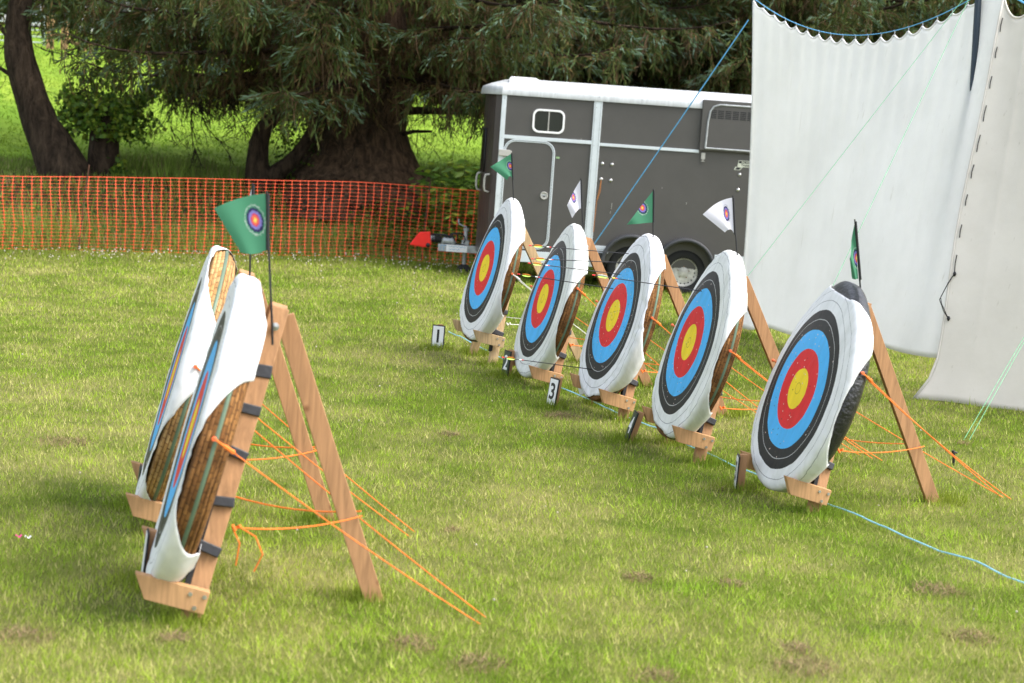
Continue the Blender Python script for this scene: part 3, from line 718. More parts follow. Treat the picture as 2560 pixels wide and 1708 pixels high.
def stump():
    x, y = -6.5, 28.5; z = float(H(x, y)); root = empty('tree_stump', 'upright cut stump sprouting a ruff of green leafy shoots beside the leaning trunk', 'tree stump', None, Matrix.Translation((x, y, z)))
    trunk_mesh('trunk', [(-.03, 0, -.3), (0, 0, 0), (.0, 0, .4), (.02, 0, .8), (.02, 0, 1.02), (.02, 0, 1.06)], [.31, .27, .235, .225, .215, .02], M['bark_dark'], root, nseg=36, rough=.12, seed=8)
    cr = Cloud(); wd = MB(); tips = []
    for i in range(46):
        a = rng.random()*6.283; l_ = .30+.42*rng.random(); e = rng.normal()*.35+.25
        p = np.array([.2*math.cos(a)+.02, .2*math.sin(a), .55+.5*rng.random()]); d = np.array([math.cos(a)*math.cos(e)*1.05, math.sin(a)*math.cos(e), math.sin(e)+.1])
        wd.tube([tuple(p), tuple(p+d*l_*.5+np.array([0, 0, .03])), tuple(p+d*l_)], [.008, .006, .003], 4)
        for s in np.linspace(.25, 1, 6): tips.append(p+d*l_*s)
    for sx, h in ((-.15, 1.75), (.12, 1.6), (.3, 1.55), (-.35, 1.5)):
        wd.tube([(sx*.3, -.05, .9), (sx*.8, -.05, 1.2), (sx, -.05, h)], [.01, .008, .004], 4)
        for s in np.linspace(.95, h, 8): tips.append(np.array([sx*(s-.8)/(h-.8), -.05, s]))
    for i in range(14): tips.append(np.array([.22+.14*rng.random(), -.2, -.05+.22*rng.random()]))
    leafy(cr, tips, 9, .06, .09, [[q*1.25 for q in c_] for c_ in LEAFC])
    wd.build('shoots', M['bark_dark'], root); cr.build('leaves', M['leaf'], root)
stump()

def forked():
    x, y = -4.05, 28.6; z = float(H(x, y)); root = empty('forked_tree', 'small crooked tree forking low into two stems just left of the huge trunk', 'tree', None, Matrix.Translation((x, y, z)))
    trunk_mesh('trunk', [(.05, 0, -.3), (.02, 0, 0), (-.04, 0, .25), (-.08, 0, .5), (-.07, 0, .8), (.0, 0, 1.05), (.18, 0, 1.25), (.36, .05, 1.42), (.5, .1, 1.8)], [.29, .25, .22, .175, .15, .13, .10, .085, .03], M['bark_dark'], root, nseg=30, rough=.10, seed=4)
    trunk_mesh('stem', [(.04, 0, .15), (.22, 0, .36), (.42, 0, .52), (.60, 0, .74), (.74, 0, 1.02), (.82, .05, 1.35), (.9, .1, 1.8)], [.16, .14, .12, .105, .085, .06, .03], M['bark_dark'], root, nseg=24, rough=.10, seed=6)
    cr = Cloud(); tips = []
    for i in range(120):
        tips.append(np.array([.12+.75*rng.random(), .15+.45*rng.random(), .12+1.4*rng.random()]))
    for i in range(30): tips.append(np.array([-.1+.5*rng.random(), .1*rng.normal(), 1.15+.5*rng.random()]))
    leafy(cr, tips, 8, .075, .065, LEAFC); cr.build('leaves', M['leaf'], root)
forked()

def weeds():
    """tall lance-leaved weeds between trunk and trailer"""
    k = 0
    for cx, cy, n, h in ((-1.12, 28.1, 46, 1.15), (-.70, 27.9, 80, 1.35), (-.2, 28.0, 40, 1.3)):
        z = float(H(cx, cy)); root = empty('weed_clump', ['sparse clump of lance-leaved weeds at the foot of the huge trunk', 'dense tall lance-leaved weeds beside the trailer nose', 'tall weeds mostly hidden behind the trailer nose'][k], 'plant', 'weeds behind the fence', Matrix.Translation((cx, cy, z))); k += 1
        st = MB(); lf = Cloud()
        for i in range(n):
            bx, by = rng.normal()*.28, rng.normal()*.3; hh = h*(.45+.6*rng.random()); lx, ly = rng.normal()*.12, rng.normal()*.1
            pts = [(bx+lx*t*t, by+ly*t*t, -.05+hh*t) for t in (0, .35, .7, 1)]; st.tube(pts, [.008, .007, .005, .003], 4, cap=False)
            m_ = int(hh/.045); t = np.linspace(.15, 1, m_); P = np.stack([bx+lx*t*t, by+ly*t*t, -.05+hh*t], -1)
            a = np.arange(m_)*2.4+rng.random()*6; D = np.stack([np.cos(a), np.sin(a), .15-.6*rng.random(m_)], -1)
            L = .12+.12*rng.random(m_); lf.diamonds(P, D, L, L*.30, np.array(LEAFC)[rng.integers(0, 4, m_)]*(1.2+1.0*rng.random((m_, 1))), cross=False)
        st.build('stems', M['leaf_stem'], root); lf.build('leaves', M['leaf'], root)
M['leaf_stem'] = plain('leaf_stem', (.06, .09, .025))
weeds()
def undergrowth():
    c = Cloud(); n = 9000; x = -2.5+6*rng.random(n); d = .3+2.2*rng.random(n); y = fence_y(x)+d
    P = np.stack([x, y, H(x, y)+.02+.42*rng.random(n)*fbm(x*1.4, y*1.4, 2)*1.4], -1); D = rng.normal(size=(n, 3)); D[:, 2] = np.abs(D[:, 2])*.3
    L = .05+.07*rng.random(n); c.diamonds(P, D, L, L*.5, np.array(LEAFC)[rng.integers(0, 4, n)]*(.45+.5*rng.random((n, 1))), cross=False)
    o = c.build('undergrowth', M['leaf'], None); tag(o, 'low dark nettles and docks on the bank behind the fence near the trailer', 'undergrowth', kind='stuff')
undergrowth()
def woodland():
    c = Cloud(); n = 60000; x = -60+120*rng.random(n); y = 74+14*rng.random(n)
    top = 9+5*fbm(x*.13, y*.1, 3); z = H(x, y)+rng.random(n)**.8*top
    m_ = fbm(x*.35+2, z*.35, 3); P = np.stack([x, y+4*(m_-.5), z], -1); D = rng.normal(size=(n, 3)); L = .6+.5*rng.random(n)
    C = np.array([[.05, .09, .02], [.075, .12, .02], [.035, .065, .02], [.11, .16, .025]])[rng.integers(0, 4, n)]*(.4+1.2*m_[:, None])
    c.diamonds(P, D, L, L*.7, C, cross=False); o = c.build('woodland', M['leaf'], None)
    tag(o, 'far belt of broadleaf woodland closing the field behind the trees', 'woodland', kind='stuff')
woodland()
# ------------------------------------------------------------------ archery stands, bosses and faces
LEAN0 = 14.0; RB = .635; TH = .128; FB = .036+.020+TH/2          # boss radius, thickness, distance of its mid plane from the leg axis
class Spot:
    def __init__(s, key, yaw, lean, sc=1.0, C=None, O=None, sb=None, drop=0.0):
        s.key = key; s.l = R(lean); s.sc = sc; yr = R(yaw)
        X = Vector((math.sin(yr), -math.cos(yr), 0)); B = Vector((math.cos(yr), math.sin(yr), 0)); f = FB+TH/2
        if C is not None:
            sg = (C[2]-math.sin(s.l)*f)/math.cos(s.l); sb = sg+drop; h = B*(math.sin(s.l)*sg-math.cos(s.l)*f)
            O = (C[0]-h.x, C[1]-h.y)
        s.sb = sb; s.drop = drop
        s.O = Vector((O[0], O[1], float(H(O[0], O[1]))))
        s.M = Matrix.Translation(s.O) @ Matrix.Rotation(yr-math.pi/2, 4, 'Z') @ Matrix.Diagonal((sc, sc, sc, 1))
        s.Mlean = s.M @ Matrix.Rotation(-s.l, 4, 'X')
        s.Mboss = s.Mlean @ Matrix.Translation((0, -FB, sb))
    def g(s, x, y, z=.0): return s.M @ Vector((x, y, z))
    def r(s, x, f, ds): return s.Mlean @ Vector((x, -f, s.sb+ds))       # f forward of the leg axis, ds up from the boss centre
SPOTS = {
 '1': Spot('1', 16, 12, C=(-.27, 15.72, .80)), '2': Spot('2', 14.3, 13.6, C=(.23, 14.52, .68)), '3': Spot('3', 14.6, 14.4, C=(.728, 13.26, .712)),
 '4': Spot('4', 11.2, 13.8, C=(1.15, 11.77, .73)), '5': Spot('5', 12.5, 15.5, C=(1.67, 10.47, .65), drop=.045),
 'N': Spot('N', 9.9, 14.3, 1.06, O=(-1.295, 7.55), sb=.655), 'F': Spot('F', 10.3, 14.5, 1.06, O=(-1.652, 9.0), sb=.655)}
WHO = {'1': 'the farthest boss of the row in front of the trailer', '2': 'the second farthest boss, by the dark number 2 sign', '3': 'the boss stuck with several arrows', '4': 'the boss with a single arrow near its top', '5': 'the black-wrapped boss nearest the white sheets', 'N': 'the nearest boss at the left front', 'F': 'the boss half hidden behind the nearest one at the left'}
LE = Matrix.Rotation(-R(LEAN0), 4, 'X')
def lp(x, f, s): return LE @ Vector((x, -f, s))

def make_stand(spread, tails):
    root = empty('target_stand')
    for sx in (1, -1):
        leg = MB(); a, b = lp(.35*sx, 0, -.07), lp(.055*sx, 0, 1.22)
        leg.plank(a, b, .074, .042, LE @ Vector((0, 1, 0))); lo = leg.build('front_leg', M['wood'], root, bevel=.003)
        pd = MB(); a2, b2 = lp(.335*sx, .036+.011, .12), lp(.09*sx, .036+.011, 1.06); pd.plank(a2, b2, .022, .047, LE @ Vector((0, 1, 0))); pd.build('padding', M['foam'], lo)
        for t in (.17, .36, .56, .74, .9):
            c = a2.lerp(b2, t); d = (b2-a2).normalized(); tp = MB()
            c2 = c+(LE @ Vector((0, .036, 0))); q_ = .024+.005*math.sin(t*31); sk = LE @ Vector((0, .003*math.sin(t*47), 0)); tp.plank(c2-d*q_-sk, c2+d*q_+sk, .1, .0495, LE @ Vector((0, 1, 0))); tp.build('tape', M['black'], lo, bevel=.004)
        if sx == 1:
            bo = MB(); c = lp(.085+.02, -.0, 1.15); bo.lathe([(0, 0), (.016, 0), (.016, .010), (0, .012)], 12, Matrix.Translation(c) @ Matrix.Rotation(-math.pi/2, 4, 'Z')); bo.build('bolt', M['steel'], lo)
    # the arm tips point up and forward; ledge that carries the boss
    for sx in (1, -1):
        x = .372*sx; ar = MB()
        prof = [(-.04, -.045), (.19, -.045), (.25, .045), (-.04, .045)]        # (forward, up)
        vs = [lp(x+q*.021, f, u) for q in (-1, 1) for f, u in prof]
        ar.add(vs, [(0, 1, 2, 3), (7, 6, 5, 4), (0, 4, 5, 1), (1, 5, 6, 2), (2, 6, 7, 3), (3, 7, 4, 0)])
        ao = ar.build('ledge_arm', M['wood_arm'], root, bevel=.0025)
        if sx == 1:
            for f, u in ((-.025, .022), (.03, .020), (-.0, -.028)):
                b_ = MB(); b_.lathe([(0, .003), (.008, .003), (.009, 0), (0, 0)], 10, Matrix.Translation(lp(x+.0235, f, u)) @ Matrix.Rotation(-math.pi/2, 4, 'Z')); b_.build('screw', M['steel'], ao)
    bl = MB(); a = lp(0, -.030, 1.19); b = Vector((.02, spread, -.06)); bl.plank(a, b, .078, .042, (0, 1, .4)); bl.build('back_leg', M['wood'], root, bevel=.003)
    # rope loop that keeps the legs from spreading
    tr = MB(); z = .36
    yb = .80-.80*.0+(-.0)
    tb = a.lerp(b, (a.z-z)/(a.z-b.z))
    for dz, x0 in ((.0, .24), (.02, -.24)):
        s_ = lp(x0, -.06, (z+dz)/math.cos(R(LEAN0))); p = [s_.lerp(tb+Vector((.03*(1 if x0 > 0 else -1), .06, dz*.3)), t)-Vector((0, 0, .10*t*(1-t))) for t in np.linspace(0, 1, 9)]; tr.tube(p, .0032, 6)
    s_ = lp(.24, -.06, z/math.cos(R(LEAN0)))
    tr.tube([s_+Vector((0, 0, .010)), s_+Vector((.010, .01, -.010)), s_+Vector((-.008, .02, 0)), s_+Vector((.010, .03, .008))], .006, 6)
    if tails: tr.tube([s_, s_+Vector((.01, .03, -.06)), s_+Vector((.0, .02, -.15))], .0032, 5); tr.tube([s_+Vector((0, .03, 0)), s_+Vector((.02, .09, -.03)), s_+Vector((.02, .12, -.10)), s_+Vector((.01, .09, -.17))], .0032, 5)
    tr.build('tie_rope', M['orange_rope'], root)
    return root
stand0 = make_stand(.76, True); stand1 = make_stand(.92, False); done = set()
STANDLBL = {'1': 'pale wooden stand under the farthest boss beside the white number 1 sign', '2': 'wooden A-frame stand carrying the second farthest boss by the dark number 2 sign', '3': 'wooden A-frame stand under the arrow-filled boss beside the number 3 sign', '4': 'wooden A-frame stand under the boss hit by one single arrow', '5': 'wooden A-frame stand carrying the black-wrapped boss nearest the white sheets', 'N': 'large wooden A-frame stand nearest the camera at left, black tape down its front leg', 'F': 'wooden A-frame stand mostly hidden behind the nearest target at left'}
for k, sp in SPOTS.items():
    pr = stand0 if k in 'NF' else stand1; st = pr if pr not in done else copy_tree(pr); done.add(pr)
    st.matrix_world = sp.M @ Matrix.Rotation(-(sp.l-R(LEAN0)), 4, 'X')
    tag(st, STANDLBL[k], 'target stand', 'wooden target stands')
    u = sp.sb-math.sqrt(RB*RB-.372**2)-.045
    for ch in st.children:
        n = ch.name.split('.')[0]
        if n == 'ledge_arm': ch.location = LE @ Vector((0, 0, u))
    sp.stand = st
for ch in SPOTS['1'].stand.children:
    n = ch.name.split('.')[0]
    if n in ('front_leg', 'back_leg', 'ledge_arm'): ch.data = ch.data.copy(); ch.data.materials[0] = M['wood_pale']
    if n == 'tie_rope': ch.data = ch.data.copy(); ch.data.materials[0] = M['white_rope']

def RP(y):
    """rim radius: slightly rounded in front, worn round at the back"""
    t = (np.asarray(y, float)+TH/2)/TH
    return RB-.016*(np.clip(.16-t, 0, 1)/.16)**2-.062*(np.clip(t-.42, 0, 1)/.58)**2
def warp(x, z):
    """old bosses have slumped: the upper far edge has bent backwards"""
    r = np.hypot(x, z); w = np.clip(np.cos(np.arctan2(z, x)-R(142)), 0, 1)**1.4
    return .098*(np.clip(r-.18, 0, 1)/.46)**1.8*w
def boss_mesh(name, mt, coils=True, bent=True):
    b = MB(); p = [(0, -TH/2), (RB-.05, -TH/2)]; n = 6
    for i in range(n):
        w = (TH-.012)/n; y0 = -TH/2+.006+i*w
        if coils:
            for f, q in ((.04, .006), (.25, .0), (.75, .0), (.96, .006)): y = y0+w*f; p.append((float(RP(y))-q, y))
        else: p.append((float(RP(y0+w*.5)), y0+w*.5))
    p += [(RB-.085, TH/2), (0, TH/2)]
    q = [p[0]]
    for i in range(1, 7): q.append((p[1][0]*i/6, p[1][1]))
    k = len(p)-2; q += p[2:k+1]
    for i in range(5, -1, -1): q.append((p[k][0]*i/6, p[k][1]))
    b.lathe(q, 96, None, 2*math.pi*RB)
    if bent: b.v = [(x, y+float(warp(x, z)), z) for x, y, z in b.v]
    return b.build(name, mt, None, smooth=True)
b_straw = boss_mesh('straw_boss', M['straw']); b_near = boss_mesh('straw_boss', M['straw'], True, False); b_light = boss_mesh('straw_boss', M['straw_light'], True, False)
b_black = boss_mesh('wrapped_boss', M['black_wrap'], False)
st_ = MB(); st_.lathe([(RB+.001, -.008), (RB+.003, -.007), (RB+.003, .007), (RB+.001, .008)], 96)
for o in (b_near, b_light): s2 = st_.build('strap', M['green_strap'], o, smooth=True)
st_.v = [(x, y+float(warp(x, z)), z) for x, y, z in st_.v]; strap = st_.build('strap', M['green_strap'], b_straw, smooth=True)
BOSSLBL = {'1': 'round straw boss farthest along the row, in front of the trailer door', '2': 'round straw boss with a wide brown rim, next to the number 2 sign', '3': 'round straw boss whose bottom shows under a ragged face stuck with arrows', '4': 'round straw boss with a green strap, beside the black-wrapped one', '5': 'round boss wrapped in shiny black plastic, nearest the white sheets', 'N': 'nearest straw boss seen edge on, dark brown rim with green strap', 'F': 'straw boss seen edge on behind the nearest one, pale straw at its top'}
used = False; usedL = False
for k, sp in SPOTS.items():
    if k == '5': o = b_black
    elif k == 'F': o = b_light
    elif k == 'N': o = b_near
    elif not used: o = b_straw; used = True
    else: o = copy_tree(b_straw)
    o.matrix_world = sp.Mboss; tag(o, BOSSLBL[k], 'archery boss', 'archery bosses')

def face_sheet(sp, mt, label, seed, a=.632, tw=0.0, ruck=.5, lo=-.61, hi=.70, flat=0):
    """square printed sheet laid on the boss front, its corners folded back over the rim"""
    n = 90; U, Vv = np.meshgrid(np.linspace(-a, a, n), np.linspace(lo, hi, n)); r = np.hypot(U, Vv); th = np.arctan2(Vv, U)
    off = -sp.drop
    cx, cz = U*math.cos(tw)-Vv*math.sin(tw), U*math.sin(tw)+Vv*math.cos(tw)+off
    r = np.hypot(cx, cz); th = np.arctan2(cz, cx)
    nz = fbm(U*5+seed*3.1, Vv*5+seed*1.7, 4)-.5; nz2 = fbm(U*2.2+seed, Vv*2.2+seed*2, 2)-.5
    re = RB-.012; cr = .03; over = np.maximum(0, r-(re-cr+.008))
    arc = cr*math.pi/2
    ang = np.clip(over/cr, 0, math.pi/2); past = np.maximum(0, over-arc)
    side = np.minimum(past, TH-.03); back = np.maximum(0, past-(TH-.03))
    rad = np.where(over > 0, (re-cr+.008)+np.sin(ang)*(cr+.008)+.008, r)
    loose = sstep(.0, .16, past)
    y = -TH/2-.006-.010*np.clip(nz2+.3, 0, 1)*sstep(.2, .6, r)-.010*np.abs(nz)*sstep(.3, .62, r)+(1-np.cos(ang))*(cr+.004)+side+np.minimum(back, .02)
    crs = np.abs(fbm(U*9+seed*2, Vv*7+seed, 3)-.5)
    rad = np.where(over > 0, np.minimum(rad, 9), rad); rim = RP(np.clip(y, -TH/2, TH/2))+.009
    rad = np.where(past > 0, rim, rad)-back*.9+loose*(.004+.040*ruck*nz2+.03*ruck*nz-.05*ruck*(.12-np.minimum(crs, .12)))
    y = y+.010*(.10-np.minimum(crs, .10))/.10*sstep(.46, .62, r)*ruck*(past <= 0)
    X_, Z_ = np.cos(th)*rad, np.sin(th)*rad
    if flat:                                                        # this sheet's lower far corner is left hanging free
        wt = flat*np.clip(1-np.abs(np.arctan2(np.sin(th+2.28), np.cos(th+2.28)))/.75, 0, 1)**.7*(over > 0)
        X_ = X_*(1-wt)+cx*.97*wt; Z_ = Z_*(1-wt)+cz*.97*wt; y = y*(1-wt)+(-TH/2-.004+.30*over+.03*nz2)*wt
    if sp.key not in 'NF': y = y+warp(X_, Z_)
    P = np.stack([X_, y, Z_], -1)
    mb = MB(); mb.grid([[tuple(P[i, j]) for j in range(n)] for i in range(n)], [[(U[i, j], Vv[i, j]) for j in range(n)] for i in range(n)])
    o = mb.build('paper_target', mt, None, smooth=True, solid=.0015); o.matrix_world = sp.Mboss
    tag(o, label, 'paper target', 'printed paper target faces')
FACES = [('1', .45, .12, (.78, .78, .80), 'paper target farthest along the row, in front of the trailer door', .632, -.02, .4, -.60, .665, .9), ('2', .45, .2, (.74, .75, .73), 'slightly grey paper target by the dark number 2 sign', .612, -.10, .45, -.615, .68, .3),
         ('3', 1.0, .2, (.80, .80, .83), 'pock-marked paper target stuck with five arrows, ragged at its bottom corner', .625, .22, .9, -.60, .66, 1.0), ('4', .45, .22, (.78, .79, .78), 'paper target with one arrow in its black ring, beside the black-wrapped boss', .620, -.07, .5, -.59, .70, .5),
         ('5', .4, .15, (.77, .78, .79), 'largest paper target at right, on the black-wrapped boss', .618, -.10, .4, -.68, .60, .2), ('N', .45, .12, (.77, .78, .79), 'nearest paper target at left, seen almost edge on', .605, -.06, .6, -.65, .71, 0), ('F', .45, .12, (.77, .78, .79), 'paper target seen edge on, partly hidden behind the nearest one', .605, -.46, .5, -.62, .62, 0)]
for i, (k, ho, stn, wh, lb, a, tw, ru, lo, hi, fl) in enumerate(FACES): face_sheet(SPOTS[k], face_mat('target_print_'+['one','two','three','four','five','six','seven'][i], ho, stn, wh, i*3.7), lb, i+1.3, a, tw, ru, lo, hi, fl)

# ------------------------------------------------------------------ guy ropes that hold the bosses
def sag(p, q, s, n=10): return [Vector(p).lerp(Vector(q), t)-Vector((0, 0, s*4*t*(1-t))) for t in np.linspace(0, 1, n)]
def guy(sp, sx, ds, anchor, mt, label, s=.015, dbl=.0):
    rim = math.sqrt(RB*RB-ds*ds); P = sp.r(rim*sx, FB+.01, ds); A = sp.M @ Vector(anchor); A.z = float(H(A.x, A.y))-.03
    root = empty('guy_rope', label, 'rope', 'guy ropes of the target stands', Matrix.Translation(P)); I = Matrix.Translation(-P)
    out = (sp.Mlean.to_3x3() @ Vector((sx, 0, 0))).normalized(); d = (A-P).normalized(); K = P+out*.02+d*.075
    pn = MB(); pn.tube([P-out*.05, P+out*.012, P+out*.022, P+out*.034], [.004, .005, .0105, .008], 8); pn.build('pin', M['pin'], root, I)
    rp = MB(); rp.tube([P+out*.012, P+out*.024+d*.03, K], .005, 6); rp.tube(sag(K, A, s), .0030, 6)
    if dbl: rp.tube(sag(K+Vector((0, 0, -.01)), A+Vector((dbl, -dbl, 0)), s*1.6), .0030, 6)
    rp.build('rope', mt, root, I)
    kn = MB(); kn.tube([K-d*.03, K-d*.015, K, K+d*.02, K+d*.03], [.004, .010, .008, .011, .004], 7); kn.build('knot', mt, root, I)
OR = M['orange_rope']
guy(SPOTS['N'], 1, .10, (.30, 1.17, 0), OR, 'orange rope off the near rim of the nearest boss across its back leg')
guy(SPOTS['N'], -1, .06, (.25, 1.21, 0), OR, 'orange rope from the far rim of the nearest boss, running behind its back leg')
guy(SPOTS['F'], 1, .16, (.28, 1.14, 0), OR, 'orange rope from the rim of the half hidden left boss to the grass')
guy(SPOTS['F'], -1, .10, (.22, 1.18, 0), OR, 'orange rope uppermost on the left, from the half hidden boss')
guy(SPOTS['5'], 1, .17, (-.17, 1.45, 0), OR, 'orange rope from the near rim of the black-wrapped boss past its back leg', dbl=.05)
guy(SPOTS['5'], -1, .05, (-.12, 1.47, 0), OR, 'orange rope from the far rim of the black-wrapped boss, under the near one')
guy(SPOTS['4'], 1, .05, (.0, 1.35, 0), OR, 'doubled orange rope from the rim of the boss with one arrow', dbl=.06)
guy(SPOTS['4'], -1, .05, (-.05, 1.3, 0), OR, 'orange rope from the far rim of the boss with one arrow')
guy(SPOTS['3'], 1, .08, (.05, 1.3, 0), OR, 'orange rope from the rim of the arrow-filled boss')
guy(SPOTS['3'], -1, .05, (.0, 1.25, 0), OR, 'orange rope from the far rim of the arrow-filled boss')
guy(SPOTS['2'], 1, .17, (.05, 1.25, 0), OR, 'orange rope from the wide brown rim of the boss by the number 2 sign')
guy(SPOTS['2'], -1, .05, (.0, 1.25, 0), OR, 'orange rope from the far rim of the boss by the number 2 sign')
guy(SPOTS['1'], 1, .03, (.05, 1.35, 0), M['white_rope'], 'white rope with an orange pin on the rim of the farthest boss', dbl=.05)

# ------------------------------------------------------------------ flags
def flag(key, mt, pole, base, top, pts, em, er, label, bow=(0, 0), wave=.02, y=None, fold=1.0, yawf=.0):
    """pts: hoist top, hoist bottom, fly top, fly bottom as (x, z) on the flag's own plane through the pole"""
    B = Vector((base[0], y, base[1])); T = Vector((top[0], y, top[1]))
    root = empty('flag', label, 'flag', 'small pennants on the bosses', Matrix.Translation(B)); I = Matrix.Translation(-B)
    p = MB(); d = (T-B); p.tube([B-d*.12-Vector((0,0,.02)), B, B+d*.5, T+d*.005], [.005, .005, .0045, .004], 8); p.build('pole', M['ink'], root, I)
    HT, HB, FT, FB_ = [Vector((q[0], 0, q[1])) for q in pts]; n = 18; rows = []; uv = []
    for i in range(n):
        v = i/(n-1); row = []; uu = []
        for j in range(n):
            u = j/(n-1)
            top_ = HT.lerp(FT, u)+Vector((0, 0, bow[0]*4*u*(1-u))); bot = HB.lerp(FB_, u)+Vector((0, 0, bow[1]*4*u*(1-u)))
            q = top_.lerp(bot, v)
            dy = wave*math.sin(u*5.5+v*1.3)*u*fold+yawf*(HT.x-q.x)
            row.append((q.x, y+dy, q.z)); uu.append(((q.x-em[0]+.2*(q.z-em[1]))/er[0], (q.z-em[1])/er[1]))
        rows.append(row); uv.append(uu)
    c = MB(); c.grid(rows, uv); cl = c.build('cloth', mt, root, I, smooth=True)
    h = MB(); h.tube([Vector((pts[0][0]+.004, y, pts[0][1])), Vector((pts[1][0]+.004, y, pts[1][1]))], .0075, 8); h.build('sleeve', M['ink'], cl)
FG = flag_mat('green_flag', (.075, .26, .15), True); FW = flag_mat('white_flag', (.74, .73, .80), False)
flag('1', FG, 0, (-.06, 1.40), (-.102, 1.80), [(-.102, 1.793), (-.079, 1.569), (-.275, 1.67), (-.125, 1.566)], (-.106, 1.688), (.026, .036), 'green pennant on the farthest boss in front of the trailer door', (0, .035), y=15.62)
flag('2', FW, 0, (.507, 1.22), (.461, 1.655), [(.461, 1.648), (.482, 1.42), (.366, 1.44), (.414, 1.341)], (.413, 1.505), (.018, .044), 'white pennant with a limp folded tail on the second farthest boss', (.01, .02), y=14.42, fold=1.8)
flag('3', FG, 0, (.969, 1.27), (.945, 1.65), [(.945, 1.641), (.959, 1.412), (.775, 1.391), (.770, 1.384)], (.875, 1.512), (.034, .042), 'green triangular pennant over the arrow-filled boss', (0, 0), y=13.16)
flag('4', FW, 0, (1.402, 1.30), (1.343, 1.69), [(1.344, 1.678), (1.372, 1.445), (1.16, 1.561), (1.312, 1.454)], (1.312, 1.575), (.018, .048), 'white pennant blown sideways over the boss with one arrow, beside the white sheet', (.022, .028), y=11.66)
flag('5', FG, 0, (1.972, 1.24), (1.905, 1.64), [(1.907, 1.630), (1.962, 1.30), (1.885, 1.42), (1.925, 1.30)], (1.94, 1.42), (.02, .05), 'limp green pennant hanging on the black-wrapped boss', (-.01, 0), y=10.44, wave=.05, yawf=-.9)
flag('N', FG, 0, (-.985, 1.20), (-1.032, 1.74), [(-1.03, 1.733), (-1.02, 1.502), (-1.24, 1.66), (-1.130, 1.489)], (-1.073, 1.622), (.034, .050), 'large green pennant on the nearest boss at left', (.012, -.012), y=7.44, wave=.015)
flag('F', FW, 0, (-1.292, 1.25), (-1.298, 1.705), [(-1.298, 1.70), (-1.293, 1.42), (-1.34, 1.50), (-1.315, 1.42)], (-1.30, 1.5), (.01, .02), 'white pennant almost wholly hidden behind the large green one', (0, 0), y=8.86)

# ------------------------------------------------------------------ number signs
def text_mesh(name, s, size, mt, parent, Mx, ext=.0006, bold=True):
    cu = bpy.data.curves.new(name, 'FONT'); cu.body = s; cu.size = size; cu.align_x = 'CENTER'; cu.align_y = 'CENTER'; cu.extrude = ext
    if bold: cu.offset = size*.018
    t = bpy.data.objects.new(name, cu); COL.objects.link(t); dg = bpy.context.evaluated_depsgraph_get()
    me = bpy.data.meshes.new_from_object(t.evaluated_get(dg)); bpy.data.objects.remove(t)
    me.materials.clear(); me.materials.append(mt); o = bpy.data.objects.new(name, me); COL.objects.link(o)
    if parent: o.parent = parent
    o.matrix_local = Mx; return o
def sign(x, y, yaw, tilt, dark, digit, w, h, label, stake=True, z=0):
    """yaw: where the plate faces, 0 = towards the camera, positive turns it to the left"""
    g_ = float(H(x, y)); root = empty('number_sign', label, 'sign', 'lane number signs in the grass', Matrix.Translation((x, y, g_)) @ Matrix.Rotation(R(-yaw), 4, 'Z') @ Matrix.Rotation(R(-tilt), 4, 'X'))
    bg, fg = (M['dkgreen'], M['white']) if dark else (M['white'], M['ink'])
    if stake: s_ = MB(); s_.box((0, .028, h*.5-.01), (.020, .022, h*.5+.03)); s_.build('stake', M['wood'], root, bevel=.002)
    b_ = MB(); b_.box((0, 0, h/2+.012), (w/2, .004, h/2)); bd = b_.build('border', M['ink'], root)
    p = MB(); p.box((0, -.0045, h/2+.012), (w/2-.009, .002, h/2-.009)); p.build('plate', bg, root)
    if digit: text_mesh('numeral', digit, h*.80, fg, root, Matrix.Translation((0, -.0075, h*.49+.012)) @ Matrix.Rotation(math.pi/2, 4, 'X'))
sign(-.665, 16.25, 24, 4, False, '1', .125, .205, 'white number 1 sign in the grass by the farthest boss')
sign(-.045, 14.75, 66, 6, True, '2', .13, .205, 'dark green number 2 sign on a short wooden stake')
sign(.31, 13.30, 60, 8, False, '3', .125, .205, 'white number 3 sign leaning in front of a wooden arm')
sign(.80, 12.08, 83, 17, True, '4', .13, .20, 'dark sign seen almost edge on, tilted back by the arrow-filled boss')
sign(1.37, 10.65, 92, 2, False, '5', .13, .20, 'white sign seen edge on beside the black-wrapped boss')
sign(-1.88, 9.22, 77, 6, True, '', .13, .20, 'dark-faced sign seen edge on beside the half hidden left boss')
sign(-1.535, 7.72, 77, 5, False, '', .13, .22, 'white sign seen edge on behind the arm of the nearest stand')

# ------------------------------------------------------------------ arrows
def make_arrow():
    root = empty('arrow')
    s = MB(); s.tube([(0, 0, -.06), (0, 0, .72)], .0031, 8); s.build('shaft', M['shaft'], root)
    nk = MB(); nk.tube([(0, 0, .72), (0, 0, .728), (0, 0, .742)], [.0031, .0048, .0035], 8); nk.build('nock', M['vane_red'], root)
    wr = MB(); wr.tube([(0, 0, .585), (0, 0, .605)], .0038, 8); wr.build('wrap', M['vane_white'], root)
    w2 = MB(); w2.tube([(0, 0, .57), (0, 0, .585)], .0038, 8); w2.build('wrap', M['vane_red'], root)
    for i, m in enumerate(('vane_orange', 'vane_green', 'vane_green')):
        a = i*2.094+1.2; v = MB(); c, s_ = math.cos(a), math.sin(a)
        pr = [(.003, .635), (.011, .652), (.0125, .680), (.009, .70), (.003, .704)]
        v.add([(c*r_-s_*q, s_*r_+c*q, z) for q in (-.0008, .0008) for r_, z in pr], [(0, 1, 2, 3, 4), (9, 8, 7, 6, 5)]+[(i_, (i_+1) % 5, (i_+1) % 5+5, i_+5) for i_ in range(5)]); v.build('vane', M[m], root)
    return root
ar0 = make_arrow(); first = True
